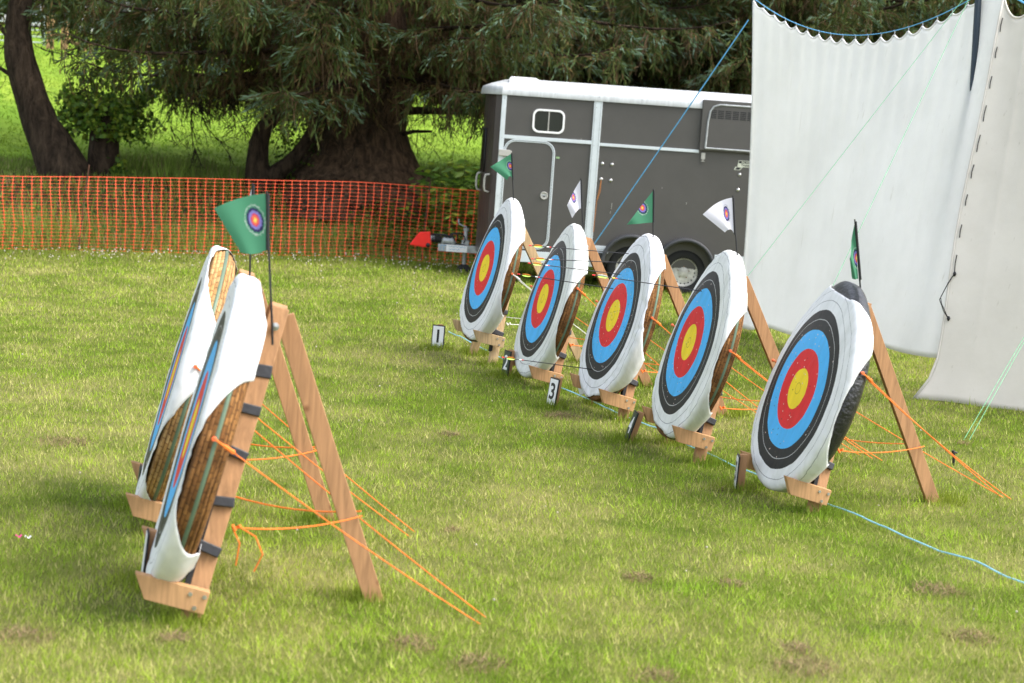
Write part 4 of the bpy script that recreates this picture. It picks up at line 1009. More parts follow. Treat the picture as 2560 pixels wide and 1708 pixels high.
for (tip, nock, lb) in [
 ((.786, 13.522, 1.152), (.091, 13.338, 1.18), 'topmost arrow, in the white above the black ring of the pock-marked target'),
 ((.793, 13.432, 1.09), (.113, 13.222, 1.093), 'second arrow from the top, at the upper black ring of the pock-marked target'),
 ((.767, 13.442, 1.001), (.091, 13.202, 1.061), 'third arrow from the top, at the edge of the upper blue ring'),
 ((.73, 13.469, .889), (.020, 13.40, .960), 'fourth arrow from the top, in the blue left of the red ring'),
 ((.613, 13.319, .299), (-.056, 13.065, .382), 'lowest arrow, in the black ring at the foot of the pock-marked target'),
 ((1.203, 11.888, 1.052), (.5, 11.75, 1.124), 'lone black arrow stuck in the upper black ring of the next target')]:
    a = ar0 if first else copy_tree(ar0); first = False
    T_, N_ = Vector(tip), Vector(nock); d = (N_-T_)
    a.matrix_world = Matrix.Translation(T_) @ d.to_track_quat('Z', 'Y').to_matrix().to_4x4() @ Matrix.Diagonal((1, 1, d.length/.73, 1))
    tag(a, lb, 'arrow', 'arrows stuck in the targets')
    if 'lone' in lb:
        for ch in a.children:
            n = ch.name
            if n.startswith('vane') and ch.data.materials[0] == M['vane_orange']: ch.data = ch.data.copy(); ch.data.materials[0] = M['vane_white']
            if n.startswith('wrap') and ch.data.materials[0] == M['vane_white']: ch.data = ch.data.copy(); ch.data.materials[0] = M['yellow']

# ------------------------------------------------------------------ white backstop sheets, poles and cords
SH1 = cloth_mat('white_canvas', (.88, .882, .88), (.82, .822, .815)); SH2 = cloth_mat('cream_canvas', (.80, .775, .725), (.73, .705, .65))
def sheet(name, label, mt, TL, TR, BL, BR, cord, hooks, scallop, folds, nx, edge=None, lift=None, pocket=True):
    """hung cloth: its top edge follows the cord and dips between the hooks"""
    nz = 60; TL, TR, BL, BR = map(Vector, (TL, TR, BL, BR)); rows = []
    nrm = (TR-TL).cross(Vector((0, 0, 1))).normalized()
    if nrm.y > 0: nrm = -nrm
    tops = []
    for i in range(nx):
        u = i/(nx-1); k = u*hooks; f = k-math.floor(k); top = cord(u); sc = scallop(u)
        top = top-Vector((0, 0, .032+sc*(math.sin(math.pi*f)**.75)))
        tops.append((top, f, sc))
    for j in range(nz+1):
        v = j/nz; row = []
        for i in range(nx):
            u = i/(nx-1); top, f, sc = tops[i]; bot = BL.lerp(BR, u)
            if lift: bot = bot+lift(u)
            p = top.lerp(bot, v)
            if edge: p = p+edge(u, v)
            near = math.exp(-v*6)*(1-math.exp(-v*40)); a = (.012*math.cos(2*math.pi*f))*near*min(1, sc/.05)+folds(u, v)
            row.append(tuple(p+nrm*a))
        rows.append(row)
    root = empty(name, label, 'canvas sheet', 'white backstop sheets', Matrix.Translation(BL)); I = Matrix.Translation(-BL)
    m = MB(); m.grid(rows); c = m.build('canvas', mt, root, I, smooth=True, solid=.002)
    h = MB(); h.tube([Vector(rows[0][i])+nrm*.002 for i in range(nx)], .010, 6); h.tube([Vector(rows[j][0]) for j in range(0, nz+1, 3)], .010, 6); h.build('hem', mt, root, I, smooth=True)
    return root, I, rows, nrm
A_, B_ = Vector((2.325, 19.6, 3.50)), Vector((4.10, 16.15, 3.50))
def cord1(u):
    p = A_.lerp(B_, u); q = min(1, u/.955); return p-Vector((0, 0, 0))+Vector((0, 0, .0-1.62*q*(1-q)*1.02+.06*(u > .955)*(u-.955)/.045))
def fold1(u, v):
    return .05*math.exp(-((u-.035)/.022)**2)*(.5+.5*v)+.012*math.sin(u*23+1.2*v)*v+.02*math.sin(u*9+2+2.2*v)*v-.05*math.exp(-((u-.985)/.02)**2)*(.3+.7*v)
def edge1(u, v): return Vector((.05*math.sin(v*3.1)*(1-u)**6-.0, 0, 0))
sh1, I1, rows1, n1 = sheet('backstop_sheet', 'tall white sheet hung in scallops from a sagging blue cord behind the targets', SH1, A_, B_, (2.425, 19.6, .03), (3.62, 15.36, .31), cord1, 19.5, lambda u: .060*math.sin(math.pi*min(1, u*.93+.04))**.6, fold1, 260, edge1,
    lift=lambda u: Vector((0, 0, .02*math.sin(u*12)-.05*math.exp(-((u-.07)/.04)**2))))
def cord_obj(name, label, pts, r, mt, hooks=None):
    root = empty(name, label, 'rope', None, Matrix.Translation(Vector(pts[0]))); I = Matrix.Translation(-Vector(pts[0]))
    m = MB(); m.tube(pts, r, 7); m.build('cord', mt, root, I)
    if hooks:
        h = MB()
        for p in hooks: h.tube([p+Vector((0, 0, .008)), p+Vector((.012, 0, -.012)), p+Vector((.008, 0, -.04)), p+Vector((-.004, 0, -.055))], .005, 5)
        h.build('hooks', M['galv'], root, I)
    return root
off = n1*.012
cord_obj('hanging_cord', 'sagging blue cord with metal hooks that holds the first white sheet', [cord1(u)+off for u in np.linspace(-.01, 1.0, 60)], .0048, M['blue_rope'], [cord1(k/19.5)+off for k in range(20)])
# vertical marks of mould and the light strip of the turned edge
A2, B2 = Vector((4.045, 16.02, 3.42)), Vector((5.35, 14.2, 3.40))
def cord2(u): return A2.lerp(B2, u)-Vector((0, 0, 1.15*u*(1-u)+.12*(1-u)**4*0))
def fold2(u, v): return .035*math.sin(u*11+1)*v+.02*math.sin(u*26+3*v)*(1-v)
def edge2(u, v):
    w = (1-u)**6; return Vector((-.12*max(0, (v-.9)/.1)**2*w+.03*math.sin(v*9)*w*v, 0, 0))
sh2, I2, rows2, n2 = sheet('backstop_sheet', 'cream coloured second sheet at the right edge, laced to the first one', SH2, A2, B2, (3.46, 14.95, .0), (5.6, 13.75, .0), cord2, 8, lambda u: .11, fold2, 120, edge2, lift=lambda u: Vector((0, 0, .012*math.sin(u*17))))
cord_obj('hanging_cord', 'blue cord at the upper right corner that holds the second sheet', [cord2(u)+n2*.012+Vector((-.18*(1-u)**8, .1*(1-u)**8, .14*(1-u)**8)) for u in np.linspace(-.02, 1, 40)], .009, M['blue_rope'], [cord2(k/8)+n2*.012 for k in range(9)])
# black lacing between the two sheets: dashes where the cord shows
lc = empty('lacing_cord', 'thin black cord stitching the two white sheets together', 'cord', None, sh2.matrix_world.copy()); Il = lc.matrix_world.inverted()
L_ = [Vector(rows2[j][2])+n2*.006 for j in range(len(rows2))]
def along(t):
    k = t*(len(L_)-1); i = min(int(k), len(L_)-2); return L_[i].lerp(L_[i+1], k-i)
for i, t in enumerate(np.arange(.035, .66, .076)):
    m = MB(); q_ = .036+.008*math.sin(i*5); m.tube([along(t), along(t+q_*.5)+n2*.006, along(t+q_)], .0042, 5); m.build('stitch', M['ink'], lc, Il)
p0, p1 = along(.69), along(.80)
for k_ in ([p0, p0+Vector((-.05, -.02, -.08)), p0+Vector((-.10, -.02, -.20)), p1+Vector((-.07, -.02, .12)), p1], [p0, p0+Vector((-.06, -.03, -.10)), p0+Vector((-.11, -.03, -.22)), p1+Vector((-.05, -.03, .06)), p1]):
    m = MB(); m.tube(k_, .0038, 5); m.build('loose_end', M['ink'], lc, Il)
for p in (p0, p1): m = MB(); m.tube([p+Vector((0, -.01, .02)), p+Vector((0, -.012, 0)), p+Vector((0, -.01, -.02))], [.006, .015, .006], 6); m.build('knot', M['ink'], lc, Il)
def pole(label, a, b, r):
    o = empty('sheet_pole', label, 'pole', None, Matrix.Translation(Vector(a))); m = MB(); m.tube([Vector((0, 0, 0)), (Vector(b)-Vector(a))*.5, Vector(b)-Vector(a)], r, 12); m.build('shaft', M['navy'], o)
    k = MB(); k.tube([Vector(b)-Vector(a)-Vector((0, 0, .02)), Vector(b)-Vector(a)+Vector((0, 0, .06))], r*1.15, 12); k.build('cap', M['navy'], o, smooth=True)
pole('slim dark pole at the left edge of the first white sheet', (2.78, 19.80, float(H(2.78, 19.80))-.1), (2.318, 19.68, 3.62), .026)
# this one leans through the turn of the cloth, so only its upper end stands in front of the sheet
e0 = Vector(rows1[21][246]); e1 = Vector(rows1[1][240])
pp = lambda t: e0.lerp(e1, t)+n1*(-.030+.085*t)
pole('dark navy pole in the gap between the two white sheets', tuple(Vector((pp(-2.6).x, pp(-2.6).y+.25, -.1))), tuple(pp(1.25)), .030)
def rope(name, label, pts, r, mt, slack=0):
    P0 = Vector(pts[0]); root = empty(name, label, 'rope', None, Matrix.Translation(P0)); m = MB()
    q = sag(pts[0], pts[1], slack, 14) if len(pts) == 2 else pts
    m.tube([Vector(p)-P0 for p in q], r, 6); m.build('cord', mt, root); return root
rope('guy_line', 'taut blue line from the first sheet pole down across the trailer side', [(2.29, 19.66, 3.27), (.45, 21.1, .0)], .0065, M['blue_rope'], .01)
rope('guy_line', 'thin green line crossing the first white sheet to the boss with one arrow', [tuple(pp(1.2)), (1.517, 16.3, .0)], .0024, M['green_rope'])
rope('guy_line', 'thin green line crossing the first white sheet to the black-wrapped boss', [tuple(pp(1.1)+Vector((-.05, 0, 0))), (2.308, 15.2, .0)], .0024, M['green_rope'])
rope('guy_line', 'bright green line slanting behind the top of the second sheet', [(3.98, 16.6, 3.75), (4.9, 17.6, .0)], .007, M['green_rope'])
g = rope('guy_line', 'doubled green line with a red toggle in front of the second sheet', [(4.35, 14.2, 2.9), (3.80, 13.42, .78)], .0022, M['green_rope'])
P0 = Vector((4.35, 14.2, 2.9)); m = MB(); a, b = Vector((3.80, 13.42, .78))-P0, Vector((3.297, 13.0, -.02))-P0
m.tube([a+Vector((.008, 0, 0)), b+Vector((.02, 0, 0))], .0022, 6); m.tube([a-Vector((.008, 0, 0)), b-Vector((.02, 0, 0))], .0022, 6); m.build('loop', M['green_rope'], g)
m = MB(); m.tube([a+Vector((.02, 0, .06)), a+Vector((.01, 0, .03)), a-Vector((.01, 0, .02))], [.016, .022, .016], 8); m.build('toggle', M['vane_red'], g, smooth=True)
tp = MB(); tp.tube([(0, 0, -.08), (0, 0, .06), (-.01, 0, .10)], [.008, .010, .010], 7); tp.tube([(-.012, 0, .09), (.02, 0, .085)], .007, 6); o = tp.build('tent_peg', M['ink'], None, Matrix.Translation((2.953, 11.9, float(H(2.95, 11.9))))); tag(o, 'short black tent peg standing in the grass right of the last stand', 'tent peg')
bl = [(-.614, 17.52), (-.05, 15.7), (.347, 14.30), (.914, 12.84), (1.475, 11.27), (1.878, 10.25), (2.2, 9.47), (2.536, 8.64), (2.9, 7.75)]
pts = []
for (a, b), (c, d) in zip(bl[:-1], bl[1:]):
    for t in np.linspace(0, 1, 14, endpoint=False):
        x, y = a+(c-a)*t, b+(d-b)*t; pts.append((x, y, float(H(x, y))+.004+.036*float(fbm(x*3+5, y*3, 3))))
rope('ground_rope', 'pale blue rope lying half sunk in the grass along the row of targets', pts, .005, M['pale_blue_rope'])
for nm, p, mt, lb in (('litter_scrap', (-2.21, 8.234), plain('pink_plastic', (.85, .06, .30)), 'scrap of bright pink plastic on the grass at the left'), ('litter_scrap', (-2.165, 8.228), M['white'], 'scrap of white paper next to the pink scrap on the grass')):
    m = MB(); m.grid([[(-.015+.0075*i, -.008+.008*j, .007*math.sin(i*1.9+j)) for i in range(5)] for j in range(3)]); o = m.build(nm, mt, None, Matrix.Translation((p[0], p[1], float(H(*p))+.045)), solid=.001); tag(o, lb, 'litter')

# ------------------------------------------------------------------ orange barrier netting
def barrier():
    xs = []; x = -12.0
    root = empty('barrier_fence', 'orange plastic mesh barrier stretched in front of the trees', 'fence', None, Matrix.Translation((-6, float(fence_y(-6)), 0))); I = Matrix.Translation((6, -float(fence_y(-6)), 0))
    h = 1.0; rows_ = 22; sp = .122; dirx = Vector((1, .505, 0)).normalized(); n = int(11.6/ (sp*dirx.x)); V = []; F = []
    def P(s, k):
        """s along the fence, k 0..1 up"""
        x = -12+s*dirx.x; y = float(fence_y(x)); g_ = float(H(x, y))
        topz = 1.0+.012*math.sin(s*.9)+.075*float(sstep(-5, -1, x))-.05*float(sstep(-4, -7, x))
        z = g_+.01+topz*k
        wob = .016*math.sin(s*.8+2)*math.sin(k*5.2)-.05*(1-float(sstep(.14, .32, k)))*(.5+.5*math.sin(s*.5+.5))+.005*math.sin(s*7+k*9)
        bul = .03*math.sin(s*1.3+k*4)
        return Vector((x+wob, y+bul-.10*(1-k)**2*math.sin(s*.6), z))
    mb = MB(); per = Vector((-dirx.y, dirx.x, 0))
    G = [[P(i*sp, k/(rows_-1)) for k in range(rows_)] for i in range(n+1)]
    def ribbon(a, b, wa, wb, wdir, t=.0012):
        d = (b-a).normalized(); W = (wdir-d*wdir.dot(d)).normalized(); q = per*t; vs = [a-W*wa/2-q, a+W*wa/2-q, b+W*wb/2-q, b-W*wb/2-q, a-W*wa/2+q, a+W*wa/2+q, b+W*wb/2+q, b-W*wb/2+q]
        mb.add(vs, [(0, 1, 2, 3), (7, 6, 5, 4), (0, 4, 5, 1), (1, 5, 6, 2), (2, 6, 7, 3), (3, 7, 4, 0)])
    Z = Vector((0, 0, 1))
    for i in range(n+1):
        for k in range(rows_):
            p = G[i][k]
            if k < rows_-1:
                m_ = p.lerp(G[i][k+1], .5); ribbon(p, m_, .0105, .005, dirx); ribbon(m_, G[i][k+1], .005, .0105, dirx)
            if i < n:
                if 4 < k < rows_-3 and rng.random() < .05:                     # broken strand: a loose stub
                    ribbon(p, p.lerp(G[i+1][k], .35), .013, .004, Z); continue
                q = G[i+1][k]; a, b = p.lerp(q, .22), p.lerp(q, .78); thin = .0030 if k not in (0, rows_-1) else .009
                ribbon(p, a, .011, thin, Z); ribbon(a, b, thin, thin, Z); ribbon(b, q, thin, .011, Z)
    mb.build('netting', M['net'], root, I)
    for x, ln in ((-5.75, .03), (-10.2, .0), (-1.35, .02)):
        y = float(fence_y(x))+.03; p = MB(); g_ = float(H(x, y)); p.tube([(x-ln*2, y, g_-.2), (x, y, g_+.6), (x+ln*2, y, g_+1.14)], .009, 6); p.build('iron_pin', plain('rusty_iron', (.10, .045, .025)), root, I)
barrier()
# ------------------------------------------------------------------ horse trailer (local x along its side, y into it, z up)
def trailer():
    YS, W_ = 24.4, 1.78
    root = empty('horse_trailer', 'dark grey horse trailer with white roof behind the row of targets', 'trailer', None, Matrix.Translation((0, YS, -.10)) @ Matrix.Rotation(R(.55), 4, 'Y'))
    z0, z1 = .44, 2.50; X0, X1 = -.30, 3.45; dz = .10                     # numbers below are heights above the lawn; dz lifts them to the trailer's own base
    def B(name, mt, c, h, bevel=.004, parent=root):
        m = MB(); m.box((c[0], c[1], c[2]+dz), h); return m.build(name, mt, parent, bevel=bevel)
    # body: side walls with a bowed nose, drawn as a plan and pushed up
    plan = [(X0, 0), (X1, 0), (X1, W_), (X0, W_)]
    for t in np.linspace(0, 1, 9)[1:-1]:
        a = math.pi*(1-t); plan.append((X0-.29*math.sin(a)**.55, W_/2-W_/2*math.cos(math.pi-a)*1.0))
    plan2 = [(X0, 0), (X1, 0), (X1, W_), (X0, W_)]+[(X0-.29*math.sin(math.pi*t)**.5, W_*(1-t)) for t in np.linspace(0, 1, 17)[1:-1]]
    m = MB(); m.prism(plan2, 2.42-.26, Matrix.Translation((0, 0, .26+dz))); body = m.build('body', M['panel'], root)
    me = body.data; me.materials.append(M['nose'])
    for p in me.polygons:
        if p.center.x < X0-.005 and abs(p.normal.z) < .5: p.material_index = 1
    # roof: white cap with a rounded edge and a slight crown
    rows = []; ov = .035
    def outline(e):
        o = [(X0-.02, -e), (X1+.02, -e), (X1+.02, W_+e), (X0-.02, W_+e)]
        return [(X0-.02, -e)]+[(X0+(X1-X0+.02)*t, -e) for t in np.linspace(.02, 1, 10)]+[(X1+.02+e*.5, W_*t) for t in (.25, .5, .75)]+[(X1+.02-(X1-X0)*t, W_+e) for t in np.linspace(0, .98, 10)]+[(X0-.02-(.30+e)*math.sin(math.pi*t)**.5, W_+e-(W_+2*e)*t) for t in np.linspace(.04, .96, 15)]
    prof = [(.030, 2.385), (.034, 2.40), (.030, 2.455), (.015, 2.492), (-.015, 2.508), (-.18, 2.545), (-.5, 2.60), (-.78, 2.625)]
    cx, cy = (X0+X1)/2, W_/2; base = outline(0)
    for e, z in prof:
        r_ = []
        for x, y in base:
            if e >= -.02: 
                d = Vector((x-cx, y-cy)); k = Vector((0 if X0 < x < X1 else (1 if x > cx else -1), (-1 if y < .02 else 1 if y > W_-.02 else 0))); r_.append((x+k.x*e, y+k.y*e, z+dz))
            else:
                f = -e/.85; r_.append((x+(cx-x)*f*.22, y+(cy-y)*f, z+dz))
        rows.append(r_+[r_[0]])
    m = MB(); m.grid(rows); 
    nb = len(base)
    m.add([rows[-1][i] for i in range(nb)], [tuple(range(nb))])
    ro = m.build('roof', M['roof'], root, smooth=True)
    v = MB(); v.prism([(-.19, -.02), (.17, -.02), (.20, 0), (.20, .05), (.15, .075), (-.17, .075), (-.20, .05), (-.20, 0)], .34, Matrix.Translation((-.075, .62, 2.562+dz)) @ Matrix.Rotation(math.pi/2, 4, 'X')); v.build('roof_vent', M['white'], root, bevel=.008)
    # aluminium frame
    A = M['alu']
    fr = MB(); y = -.009
    def bar(xa, za, xb, zb, w, t=.018, yy=y): fr.plank((xa, yy, za+dz), (xb, yy, zb+dz), w, t, (1, 0, 0) if abs(zb-za) > abs(xb-xa) else (0, 0, 1))
    bar(-.318, .255, -.318, 2.385, .062); bar(.925, .345, .925, 2.385, .112, .020); bar(-.287, 1.838, .869, 1.838, .048); bar(.981, 1.822, 2.30, 1.822, .040)
    bar(-.35, .27, 1.02, .27, .150, .022); fr.build('frame_trim', A, root, bevel=.003); fr = MB(); bar(1.02, .432, 1.20, .432, .10, .020); fr.build('step_trim', A, root, bevel=.003); fr = MB(); bar(X1-.03, .3, X1-.03, 2.385, .06)
    fr.build('rear_pillar', A, root, bevel=.003)
    fr = MB(); bar(2.62, .40, X1, .40, .14); fr.build('rear_skirt', A, root, bevel=.003)
    gr = MB(); gr.plank((.888, -.0205, .36+dz), (.888, -.0205, 2.38+dz), .006, .002, (1, 0, 0)); gr.plank((.962, -.0205, .36+dz), (.962, -.0205, 2.38+dz), .005, .002, (1, 0, 0)); gr.plank((1.02, -.0205, .435+dz), (1.2, -.0205, .435+dz), .005, .002, (0, 0, 1)); gr.build('frame_groove', M['galv'], root)
    rv = MB()
    for x, z in [(-.318, q) for q in (.55, 1.05, 1.82, 2.34)]+[(.905, q) for q in (.6, 1.05, 1.80, 2.30)]+[(q, 2.44) for q in (-.42, -.26, .35, .93, 1.5)]:
        rv.lathe([(0, 0), (.006, 0), (.007, .003), (0, .003)], 8, Matrix.Translation((x, -.022 if z < 2.4 else -.036, z+dz)))
    rv.build('rivets', M['galv'], root)
    def rrect(x0, x1, za, zb, r_, n=7, sides=(1, 1, 1, 1)):
        o = []
        for cx_, cz_, a0, on in ((x1-r_, zb-r_, 0, sides[0]), (x0+r_, zb-r_, 90, sides[1]), (x0+r_, za+r_, 180, sides[2]), (x1-r_, za+r_, 270, sides[3])):
            if on:
                for k in range(n): a = R(a0+90*k/(n-1)); o.append((cx_+r_*math.cos(a), cz_+r_*math.sin(a)))
            else: o.append((x1 if a0 in (0, 270) else x0, zb if a0 in (0, 90) else za))
        return o
    def ringframe(name, mt, out, inn, yf, t, parent=root):
        m = MB(); n = len(out); vs = []
        for q in (yf, yf-t): vs += [(x, q, z+dz) for x, z in out]+[(x, q, z+dz) for x, z in inn]
        fs = []
        for i in range(n):
            j = (i+1) % n; fs += [(i, j, n+j, n+i), (2*n+i, 3*n+i, 3*n+j, 2*n+j), (i, 2*n+i, 2*n+j, j), (n+i, n+j, 3*n+j, 3*n+i)]
        m.add(vs, fs); return m.build(name, mt, parent, bevel=.003)
    w = ringframe('window', M['greyplastic'], rrect(.072, .498, 1.918, 2.232, .085), rrect(.098, .472, 1.944, 2.206, .066), -.001, .020)
    w.data.materials[0] = M['white']
    m = MB(); m.prism(rrect(.09, .48, 1.936, 2.214, .07), .006, Matrix.Translation((0, -.002, dz)) @ Matrix.Rotation(math.pi/2, 4, 'X')); m.build('pane', M['glass'], w)
    B('glazing_bar', M['greyplastic'], (.285, -.012, 2.075), (.007, .004, .130), parent=w)
    d = MB(); d.prism(rrect(-.255, .372, .40, 1.79, .13), .010, Matrix.Translation((0, -.001, dz)) @ Matrix.Rotation(math.pi/2, 4, 'X')); do = d.build('groom_door', M['panel'], root)
    ringframe('door_frame', A, rrect(-.285, .402, .37, 1.815, .16), rrect(-.252, .369, .403, 1.782, .127), -.002, .016, do)
    ringframe('seal', M['ink'], rrect(-.271, .388, .384, 1.801, .146), rrect(-.265, .382, .390, 1.795, .140), -.016, .004, do)
    lk = MB(); lk.lathe([(0, .0), (.052, .0), (.052, .012), (.044, .016), (.040, .010), (0, .008)], 28, Matrix.Translation((.295, -.012, 1.095+dz)) @ Matrix.Rotation(math.pi, 4, 'Z')); lo = lk.build('lock', M['greyplastic'], do, smooth=True)
    B('lock_handle', M['galv'], (.295, -.022, 1.10), (.036, .004, .010), parent=lo); 
    k = MB(); k.lathe([(0, 0), (.010, 0), (.010, .008), (0, .008)], 12, Matrix.Translation((.295, -.022, 1.085+dz)) @ Matrix.Rotation(math.pi, 4, 'Z')); k.build('keyhole', M['ink'], lo)
    h = MB(); h.prism([(-.345, 1.585), (-.18, 1.578), (-.17, 1.60), (-.17, 1.645), (-.20, 1.664), (-.345, 1.668)], .035, Matrix.Translation((0, -.016, dz)) @ Matrix.Rotation(math.pi/2, 4, 'X')); h.build('door_retainer', M['greyplastic'], root, bevel=.005)
    # grab handle on the nose, second one and the nose window beyond
    for yy, xx in ((.10, -.475), (.55, -.592)):
        h = MB(); pts = [(xx+.03, yy, 1.325), (xx-.025, yy-.01, 1.315), (xx-.038, yy-.01, 1.26), (xx-.038, yy-.01, 1.15), (xx-.025, yy-.01, 1.10), (xx+.03, yy, 1.085)]
        h.tube([(a, b_, c+dz) for a, b_, c in pts], .014, 8); h.build('grab_handle', M['greyplastic'], root, smooth=True)
    nw = MB(); r2 = []
    for za in np.linspace(1.34, 1.93, 4): r2.append([(X0-.29*math.sin(math.pi*t)**.5-.012, W_*(1-t), za+dz) for t in np.linspace(.62, .80, 8)])
    nw.grid(r2); nwo = nw.build('nose_window', M['ink'], root, smooth=True, solid=.012)
    nw = MB(); nw.grid([[(x-.008, y_, z+(.02 if i == 0 else -.02 if i == 3 else 0)) for x, y_, z in row[1:-1]] for i, row in enumerate(r2)]); nw.build('pane', M['glass'], nwo, smooth=True)
    # big round bolts, hinge box, ramp catch
    for x, z in ((1.038, 1.572), (1.166, 1.568), (1.036, 1.365), (1.165, 1.358), (2.865, 1.555), (2.86, 1.352)):
        k = MB(); k.lathe([(0, .014), (.012, .013), (.021, .007), (.024, 0), (0, 0)], 16, Matrix.Translation((x, 0, z+dz)) @ Matrix.Rotation(math.pi, 4, 'Z')); k.build('bolt', M['steel'], root, smooth=True)
    tw = MB(); tw.tube([(1.036, -.03, 1.36+dz), (1.02, -.03, 1.22+dz), (1.0, -.028, 1.10+dz), (.99, -.028, .86+dz), (.985, -.026, .66+dz)], .004, 5); tw.tube([(1.036, -.03, 1.36+dz), (1.035, -.03, 1.2+dz), (1.0, -.03, 1.08+dz)], .004, 5); tw.build('baler_twine', plain('twine', (.45, .17, .04)), root)
    g_ = MB(); g_.box((.44, -.003, 1.607+dz), (.024, .002, .012)); g_.build('tape_scrap', plain('pale_green_tape', (.26, .40, .20)), root)
    sc = MB()
    for x, z, l_ in ((1.2, .98, .08), (1.19, .92, .03), (2.19, 1.11, .03), (1.55, .9, .02), (.73, 1.845, .04), (1.85, 1.3, .015)): sc.plank((x, -.001, z+dz), (x+.004, -.001, z+l_+dz), .005, .002, (1, 0, 0))
    sc.build('scratches', M['greyplastic'], root)
    # rear side flap with louvres
    f = MB(); f.box((2.87, -.028, 2.172+dz), (.575, .026, .335)); fl = f.build('side_flap', M['panel'], root, bevel=.012)
    t = MB(); pts = [(2.375, 1.872), (2.385, 2.22), (2.405, 2.36), (2.45, 2.425), (2.53, 2.45), (3.2, 2.45), (3.3, 2.42), (3.35, 2.34), (3.36, 1.872), (2.375, 1.872)]
    t.tube([(x, -.058, z+dz) for x, z in pts], .013, 8, cap=False); t.build('flap_rim', M['galv'], fl, smooth=True)
    lv = MB()
    for i in range(9):
        for j in range(5): lv.box((2.447+.098*i, -.0545, 2.275+.0235*j+dz), (.040, .0015, .0070))
    lv.build('louvres', M['ink'], fl)
    c = MB(); c.box((2.36, -.014, 1.765+dz), (.026, .014, .042)); c.tube([(2.36, -.018, 1.725+dz), (2.36, -.018, 1.70+dz)], .007, 6); c.box((2.36, -.018, 1.697+dz), (.026, .006, .004)); c.build('flap_catch', M['greyplastic'], root)
    # maker's sticker
    s_ = MB(); s_.prism([(2.800, 1.655), (2.825, 1.655), (2.835, 1.742), (3.19, 1.742), (3.19, 1.655), (2.90, 1.655), (2.86, 1.612), (2.783, 1.612)], .002, Matrix.Translation((0, -.001, dz)) @ Matrix.Rotation(math.pi/2, 4, 'X')); st = s_.build('sticker', plain('cream_vinyl', (.58, .60, .50)), root)
    k = MB(); k.prism([(2.84, 1.704), (3.18, 1.704), (3.18, 1.735), (2.84, 1.735)], .0012, Matrix.Translation((0, -.003, dz)) @ Matrix.Rotation(math.pi/2, 4, 'X')); k.prism([(2.797, 1.618), (2.852, 1.618), (2.880, 1.648), (2.815, 1.648)], .0012, Matrix.Translation((0, -.003, dz)) @ Matrix.Rotation(math.pi/2, 4, 'X')); k.build('sticker_bands', M['ink'], st)
    text_mesh('lettering', 'Ifor Williams', .034, st.data.materials[0], st, Matrix.Translation((2.965, -.0050, 1.719+dz)) @ Matrix.Rotation(math.pi/2, 4, 'X'))
    text_mesh('lettering', 'Trailers', .044, M['ink'], st, Matrix.Translation((2.942, -.0045, 1.680+dz)) @ Matrix.Rotation(math.pi/2, 4, 'X'))
    # wheels, guards, marker lamp, floor frame
    for yy in (-.02, W_-.18):
        for x in (1.505, 2.225):
            T_ = Matrix.Translation((x, yy, .205+dz)); w_ = empty('wheel'); w_.parent = root; w_.matrix_local = T_
            ty = MB(); pr = [(.185, .015), (.215, -.002), (.272, .0), (.296, .02), (.303, .045), (.296, .048), (.303, .052), (.304, .09), (.297, .093), (.304, .097), (.303, .135), (.296, .165), (.27, .185), (.19, .17)]
            ty.lathe(pr, 56); ty.build('tyre', M['rubber'], w_, smooth=True)
            rm = MB(); rm.lathe([(.190, .004), (.186, .016), (.172, .022), (.168, .028), (.152, .030), (.120, .024), (.105, .020), (.075, .024), (.058, .010), (.046, .000), (.0, -.004)], 48); rmo = rm.build('rim', M['rim'], w_, smooth=True)
            hl = MB()
            for q in range(18): a = q/18*6.2832; hl.lathe([(0, 0), (.0105, 0), (.0105, .004), (0, .004)], 8, Matrix.Translation((.152*math.cos(a), .0245, .152*math.sin(a))))
            hl.build('rim_holes', M['ink'], rmo)
            nt_ = MB()
            for q in range(5): a = q/5*6.2832+.3; nt_.tube([(.078*math.cos(a), .026, .078*math.sin(a)), (.078*math.cos(a), .006, .078*math.sin(a))], .0085, 6)
            nt_.build('wheel_nuts', plain('rusty_nut', (.20, .12, .07)), rmo)
    for x in (1.505, 2.225):
        gd = MB(); rows = []
        for e, yy in ((.352, .0), (.350, -.16), (.352, -.200), (.365, -.222), (.395, -.225), (.40, -.20), (.398, -.10), (.398, 0)):
            rows.append([(x+e*1.02*math.cos(a), yy+.02, .245+e*1.06*math.sin(a)+dz) for a in np.linspace(R(8), R(172), 22)])
        gd.grid(rows); gd.build('mudguard', M['mudguard'], root, smooth=True)
    bx = MB(); bx.box((1.055, -.05, .405+dz-.04), (.055, .035, .030)); bx.build('lamp_box', M['mudguard'], root, bevel=.006)
    lm_ = MB(); lm_.lathe([(0, .016), (.030, .014), (.036, .006), (.037, 0), (0, 0)], 20, Matrix.Translation((1.075, -.056, .287+dz)) @ Matrix.Rotation(math.pi, 4, 'Z')); lm_.build('marker_lamp', M['amber'], root, smooth=True)
    fl_ = MB(); fl_.box((1.5, W_/2, .235+dz), (1.9, W_/2-.10, .035)); fl_.build('chassis', M['ink'], root)
    ax_ = MB()
    for x in (1.505, 2.225): ax_.tube([(x, .05, .205+dz), (x, W_-.05, .205+dz)], .035, 8)
    ax_.build('axles', M['galv'], root)
    # drawbar, coupling and jockey wheel on the centre line
    yc = .90; G = M['galv']
    db = MB(); db.box((-.72, yc, .245+dz), (.385, .05, .050)); db.plank((-.55, yc, .24+dz), (.1, .2, .24+dz), .09, .05, (0, 0, 1)); db.plank((-.55, yc, .24+dz), (.1, 1.6, .24+dz), .09, .05, (0, 0, 1)); dbo = db.build('drawbar', G, root, bevel=.006)
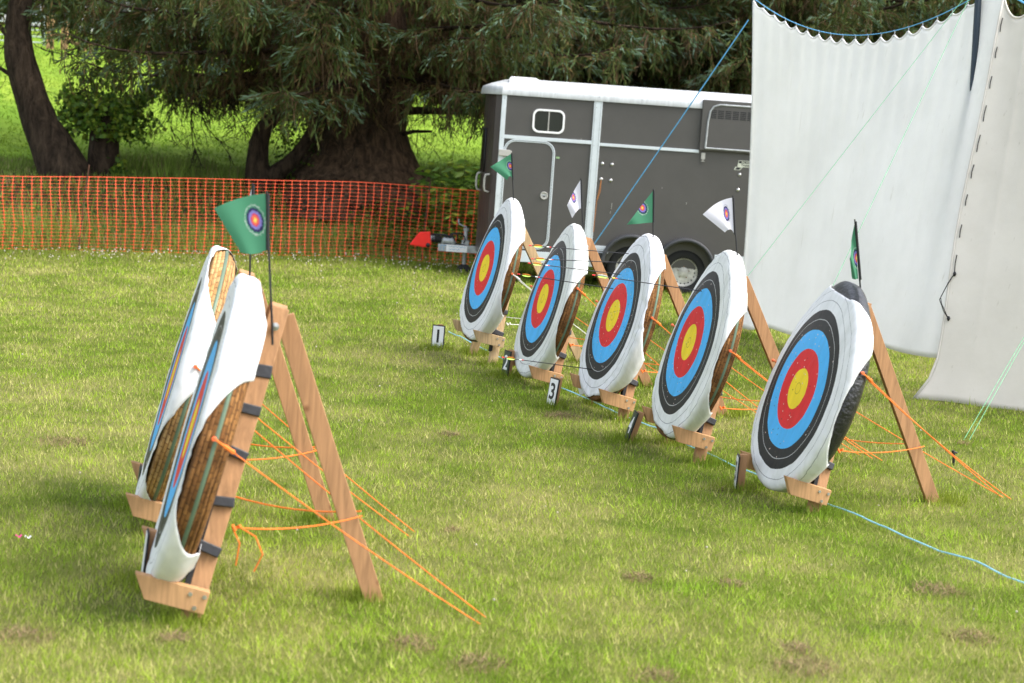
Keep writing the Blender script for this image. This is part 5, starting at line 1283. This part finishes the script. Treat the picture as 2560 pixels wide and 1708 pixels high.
    pl = MB(); pl.box((-.845, yc-.0525, .245+dz), (.145, .002, .046)); pl.build('white_label', M['white'], dbo)
    bxl = MB()
    for (a, b_, c, d_) in ((-1.065, .28, -.985, .28), (-1.065, .215, -1.065, .28), (-1.025, .215, -1.025, .28), (-.985, .215, -.985, .28)): bxl.plank((a, yc-.0525, b_+dz), (c, yc-.0525, d_+dz), .006, .002, (0, 0, 1) if b_ == d_ else (1, 0, 0))
    bxl.build('printed_box', M['blueink'], dbo)
    sq = MB()
    for r_, (xa, xb) in enumerate(((-.965, -.72), (-.955, -.80))): sq.tube([(x, yc-.0555, .270-.040*r_+dz+.011*math.sin(x*190)*math.sin(x*61+2)) for x in np.linspace(xa, xb, 60)], .0022, 4)
    sq.build('handwriting', M['blueink'], dbo)
    cp = MB(); cp.tube([(-1.25, yc, .36+dz), (-1.16, yc, .36+dz)], .045, 12); cp.tube([(-1.05, yc, .30+dz), (-1.02, yc, .345+dz), (-.92, yc, .345+dz), (-.89, yc, .30+dz)], .05, 8); cp.build('coupling', M['galv'], dbo, smooth=True)
    bw = MB()
    for i in range(7): bw.lathe([(.040, -.010), (.060, 0), (.040, .010)], 18, Matrix.Translation((-1.19+.020*i, yc, .355+dz)) @ Matrix.Rotation(math.pi/2, 4, 'Z'))
    bw.build('bellows', M['rubber'], dbo, smooth=True)
    hb = MB(); hb.tube([(-1.22, yc, .415+dz), (-1.08, yc, .42+dz), (-1.0, yc, .415+dz), (-.93, yc, .385+dz)], .013, 8); hb.build('brake_lever', M['ink'], dbo, smooth=True)
    rc = MB(); rc.prism([(-1.50, .255), (-1.375, .436), (-1.222, .452), (-1.20, .27), (-1.255, .232)], .15, Matrix.Translation((0, yc+.075, dz)) @ Matrix.Rotation(math.pi/2, 4, 'X')); rco = rc.build('hitch_cover', M['red'], root, bevel=.010)
    kb = MB(); kb.lathe([(0, .03), (.024, .026), (.030, .012), (.030, 0), (0, 0)], 18, Matrix.Translation((-1.242, yc-.075, .268+dz)) @ Matrix.Rotation(math.pi, 4, 'Z')); kb.build('lock_plug', M['ink'], rco, smooth=True)
    jk = MB(); jk.tube([(-.735, yc+.1, -.02+dz), (-.735, yc+.1, .50+dz)], .028, 12); jk.tube([(-.735, yc+.1, .49+dz), (-.735, yc+.1, .53+dz)], .040, 12); jk.box((-.735, yc+.06, .33+dz), (.05, .06, .03)); jko = jk.build('jockey_post', G, root, smooth=False)
    cr = MB(); cr.tube([(-.735, yc+.1, .53+dz), (-.735, yc+.1, .548+dz), (-.78, yc+.1, .556+dz), (-.83, yc+.1, .575+dz), (-.845, yc+.1, .59+dz), (-.848, yc+.1, .65+dz)], .010, 8); cr.build('crank', G, jko, smooth=True)
    jw = MB(); jw.lathe([(.03, -.03), (.09, -.03), (.10, -.02), (.10, .02), (.09, .03), (.03, .03)], 24, Matrix.Translation((-.735, yc+.1, .03))); jw.build('jockey_wheel', M['rubber'], jko, smooth=True)
    cb = MB()
    for x0, r_, z_ in ((-.95, .055, .36), (-.84, .085, .375), (-.90, .05, .40)): cb.tube([(x0+r_*1.2*math.cos(a), yc-.02, z_+r_*math.sin(a)+dz) for a in np.linspace(-.6, 3.9, 16)], .009, 6)
    cb.tube([(-.93, yc-.03, .31+dz), (-.78, yc-.03, .305+dz), (-.62, yc-.04, .27+dz)], .009, 6); cb.build('cables', M['ink'], root, smooth=True)
trailer()

# ------------------------------------------------------------------ things at the far field gate
def gateway():
    Y = 58.0; gz = float(H(-15.5, Y))
    g = empty('field_gate', 'galvanised metal field gate glimpsed beside the leaning trunk', 'gate', None, Matrix.Translation((-15.22, Y, gz)))
    m = MB()
    for z in (.18, .36, .56, .78, 1.02): m.tube([(0, 0, z), (-3.4, 0, z)], .022, 7)
    m.build('rails', M['alu'], g)
    m = MB()
    for x in (0, -3.4): m.tube([(x, 0, .1), (x, 0, 1.06)], .032, 7)
    m.tube([(-1.7, 0, .18), (-1.7, 0, 1.02)], .02, 6); m.build('stiles', M['alu'], g)
    tw = wood('weathered_post', (.42, .26, .13))
    for x, h_, lb in ((-15.03, 1.05, 'square wooden gate post with a dark cap beside the metal gate'), (-14.58, .92, 'square wooden post right of the gate post, braced by a slanting rail'), (-11.9, .85, 'lone wooden fence post half hidden by hanging spruce twigs')):
        o = empty('fence_post', lb, 'post', 'posts at the far gateway', Matrix.Translation((x, Y, float(H(x, Y)))))
        m = MB(); m.box((0, 0, h_/2-.1), (.10, .10, h_/2+.1)); m.build('shaft', tw, o, bevel=.01)
        m = MB(); m.box((0, 0, h_+.022), (.125, .125, .02)); m.build('cap', M['dkgreen'], o)
        if 'braced' in lb:
            m = MB(); m.plank((.1, 0, .34), (.75, -.3, .02), .10, .06, (0, 0, 1)); m.plank((-.10, 0, .42), (-.35, 0, .42), .14, .05, (0, 0, 1)); m.build('brace', tw, o)
    # a white car standing beyond
    cx, cy = -13.2, 63.5; o = empty('parked_car', 'white car parked far off beyond the gate, mostly hidden by branches', 'car', None, Matrix.Translation((cx, cy, float(H(cx, cy)))))
    pr = [(-2.1, .30), (2.1, .30), (2.12, .62), (1.95, .82), (1.05, .92), (.35, 1.40), (-1.35, 1.44), (-1.95, 1.0), (-2.12, .78)]
    m = MB(); m.prism(pr, 1.7, Matrix.Translation((0, .85, 0)) @ Matrix.Rotation(math.pi/2, 4, 'X')); m.build('body', M['white'], o, bevel=.06)
    for w in ([(.92, .93), (.34, 1.33), (-.35, 1.36), (-.35, .93)], [(-.42, .93), (-.42, 1.36), (-1.28, 1.37), (-1.7, .98)]):
        m = MB(); m.prism(w, .02, Matrix.Translation((0, -.845, 0)) @ Matrix.Rotation(math.pi/2, 4, 'X')); m.build('window', M['glass'], o)
    for x in (-1.3, 1.3):
        for y in (-.78, .78):
            w = MB(); w.lathe([(0, -.09), (.30, -.09), (.33, -.05), (.33, .05), (.30, .09), (0, .09)], 24, Matrix.Translation((x, y, .33))); w.build('wheel', M['rubber'], o, smooth=True)
gateway()

# ------------------------------------------------------------------ light, sky, camera
SUN_EL, SUN_AZ = 52, 104        # azimuth measured from the view direction (+y) towards the right (+x)
w = bpy.data.worlds.new('World'); SC.world = w; w.use_nodes = True; nt = w.node_tree
bg = nt.nodes['Background']; sky = N(nt, 'ShaderNodeTexSky'); sky.sky_type = 'NISHITA'; sky.sun_disc = False
sky.sun_elevation = R(SUN_EL); sky.sun_rotation = R(SUN_AZ); sky.dust_density = 3.0; sky.ozone_density = 1.0; sky.air_density = 1.0
hs = N(nt, 'ShaderNodeHueSaturation', Saturation=.42, Value=1.0)
nt.links.new(sky.outputs[0], hs.inputs['Color']); nt.links.new(hs.outputs[0], bg.inputs['Color']); bg.inputs['Strength'].default_value = .15
sl = bpy.data.lights.new('sun', 'SUN'); sl.energy = 1.1; sl.angle = R(30); sl.color = (1, .955, .88)
so = bpy.data.objects.new('sun', sl); COL.objects.link(so)
sd = Vector((math.sin(R(SUN_AZ))*math.cos(R(SUN_EL)), math.cos(R(SUN_AZ))*math.cos(R(SUN_EL)), math.sin(R(SUN_EL))))
so.rotation_euler = sd.to_track_quat('Z', 'Y').to_euler(); so.location = (6, 4, 12)
cam = bpy.data.cameras.new('camera'); co = bpy.data.objects.new('camera', cam); COL.objects.link(co); SC.camera = co
pitch = math.atan((784-270)/4200); roll = R(3.5)
Fw = Vector((0, math.cos(pitch), -math.sin(pitch))); R0 = Vector((1, 0, 0)); U0 = Vector((0, math.sin(pitch), math.cos(pitch)))
Rv = R0*math.cos(roll)+U0*math.sin(roll); Uv = -R0*math.sin(roll)+U0*math.cos(roll)
co.matrix_world = Matrix(((Rv.x, Uv.x, -Fw.x, 0), (Rv.y, Uv.y, -Fw.y, 0), (Rv.z, Uv.z, -Fw.z, 2.1), (0, 0, 0, 1)))
cam.sensor_width = 36; cam.lens = 36*4200/2350; cam.clip_end = 1500; cam.clip_start = .1
cam.dof.use_dof = True; cam.dof.focus_distance = 13.0; cam.dof.aperture_fstop = 3.2; cam.dof.aperture_blades = 9
SC.view_settings.view_transform = 'Standard'; SC.view_settings.look = 'None'; SC.view_settings.exposure = 1.60; SC.view_settings.gamma = 1
SC.cycles.use_denoising = True; SC.cycles.max_bounces = 6; SC.cycles.transparent_max_bounces = 8
SC.cycles.sample_clamp_indirect = 6
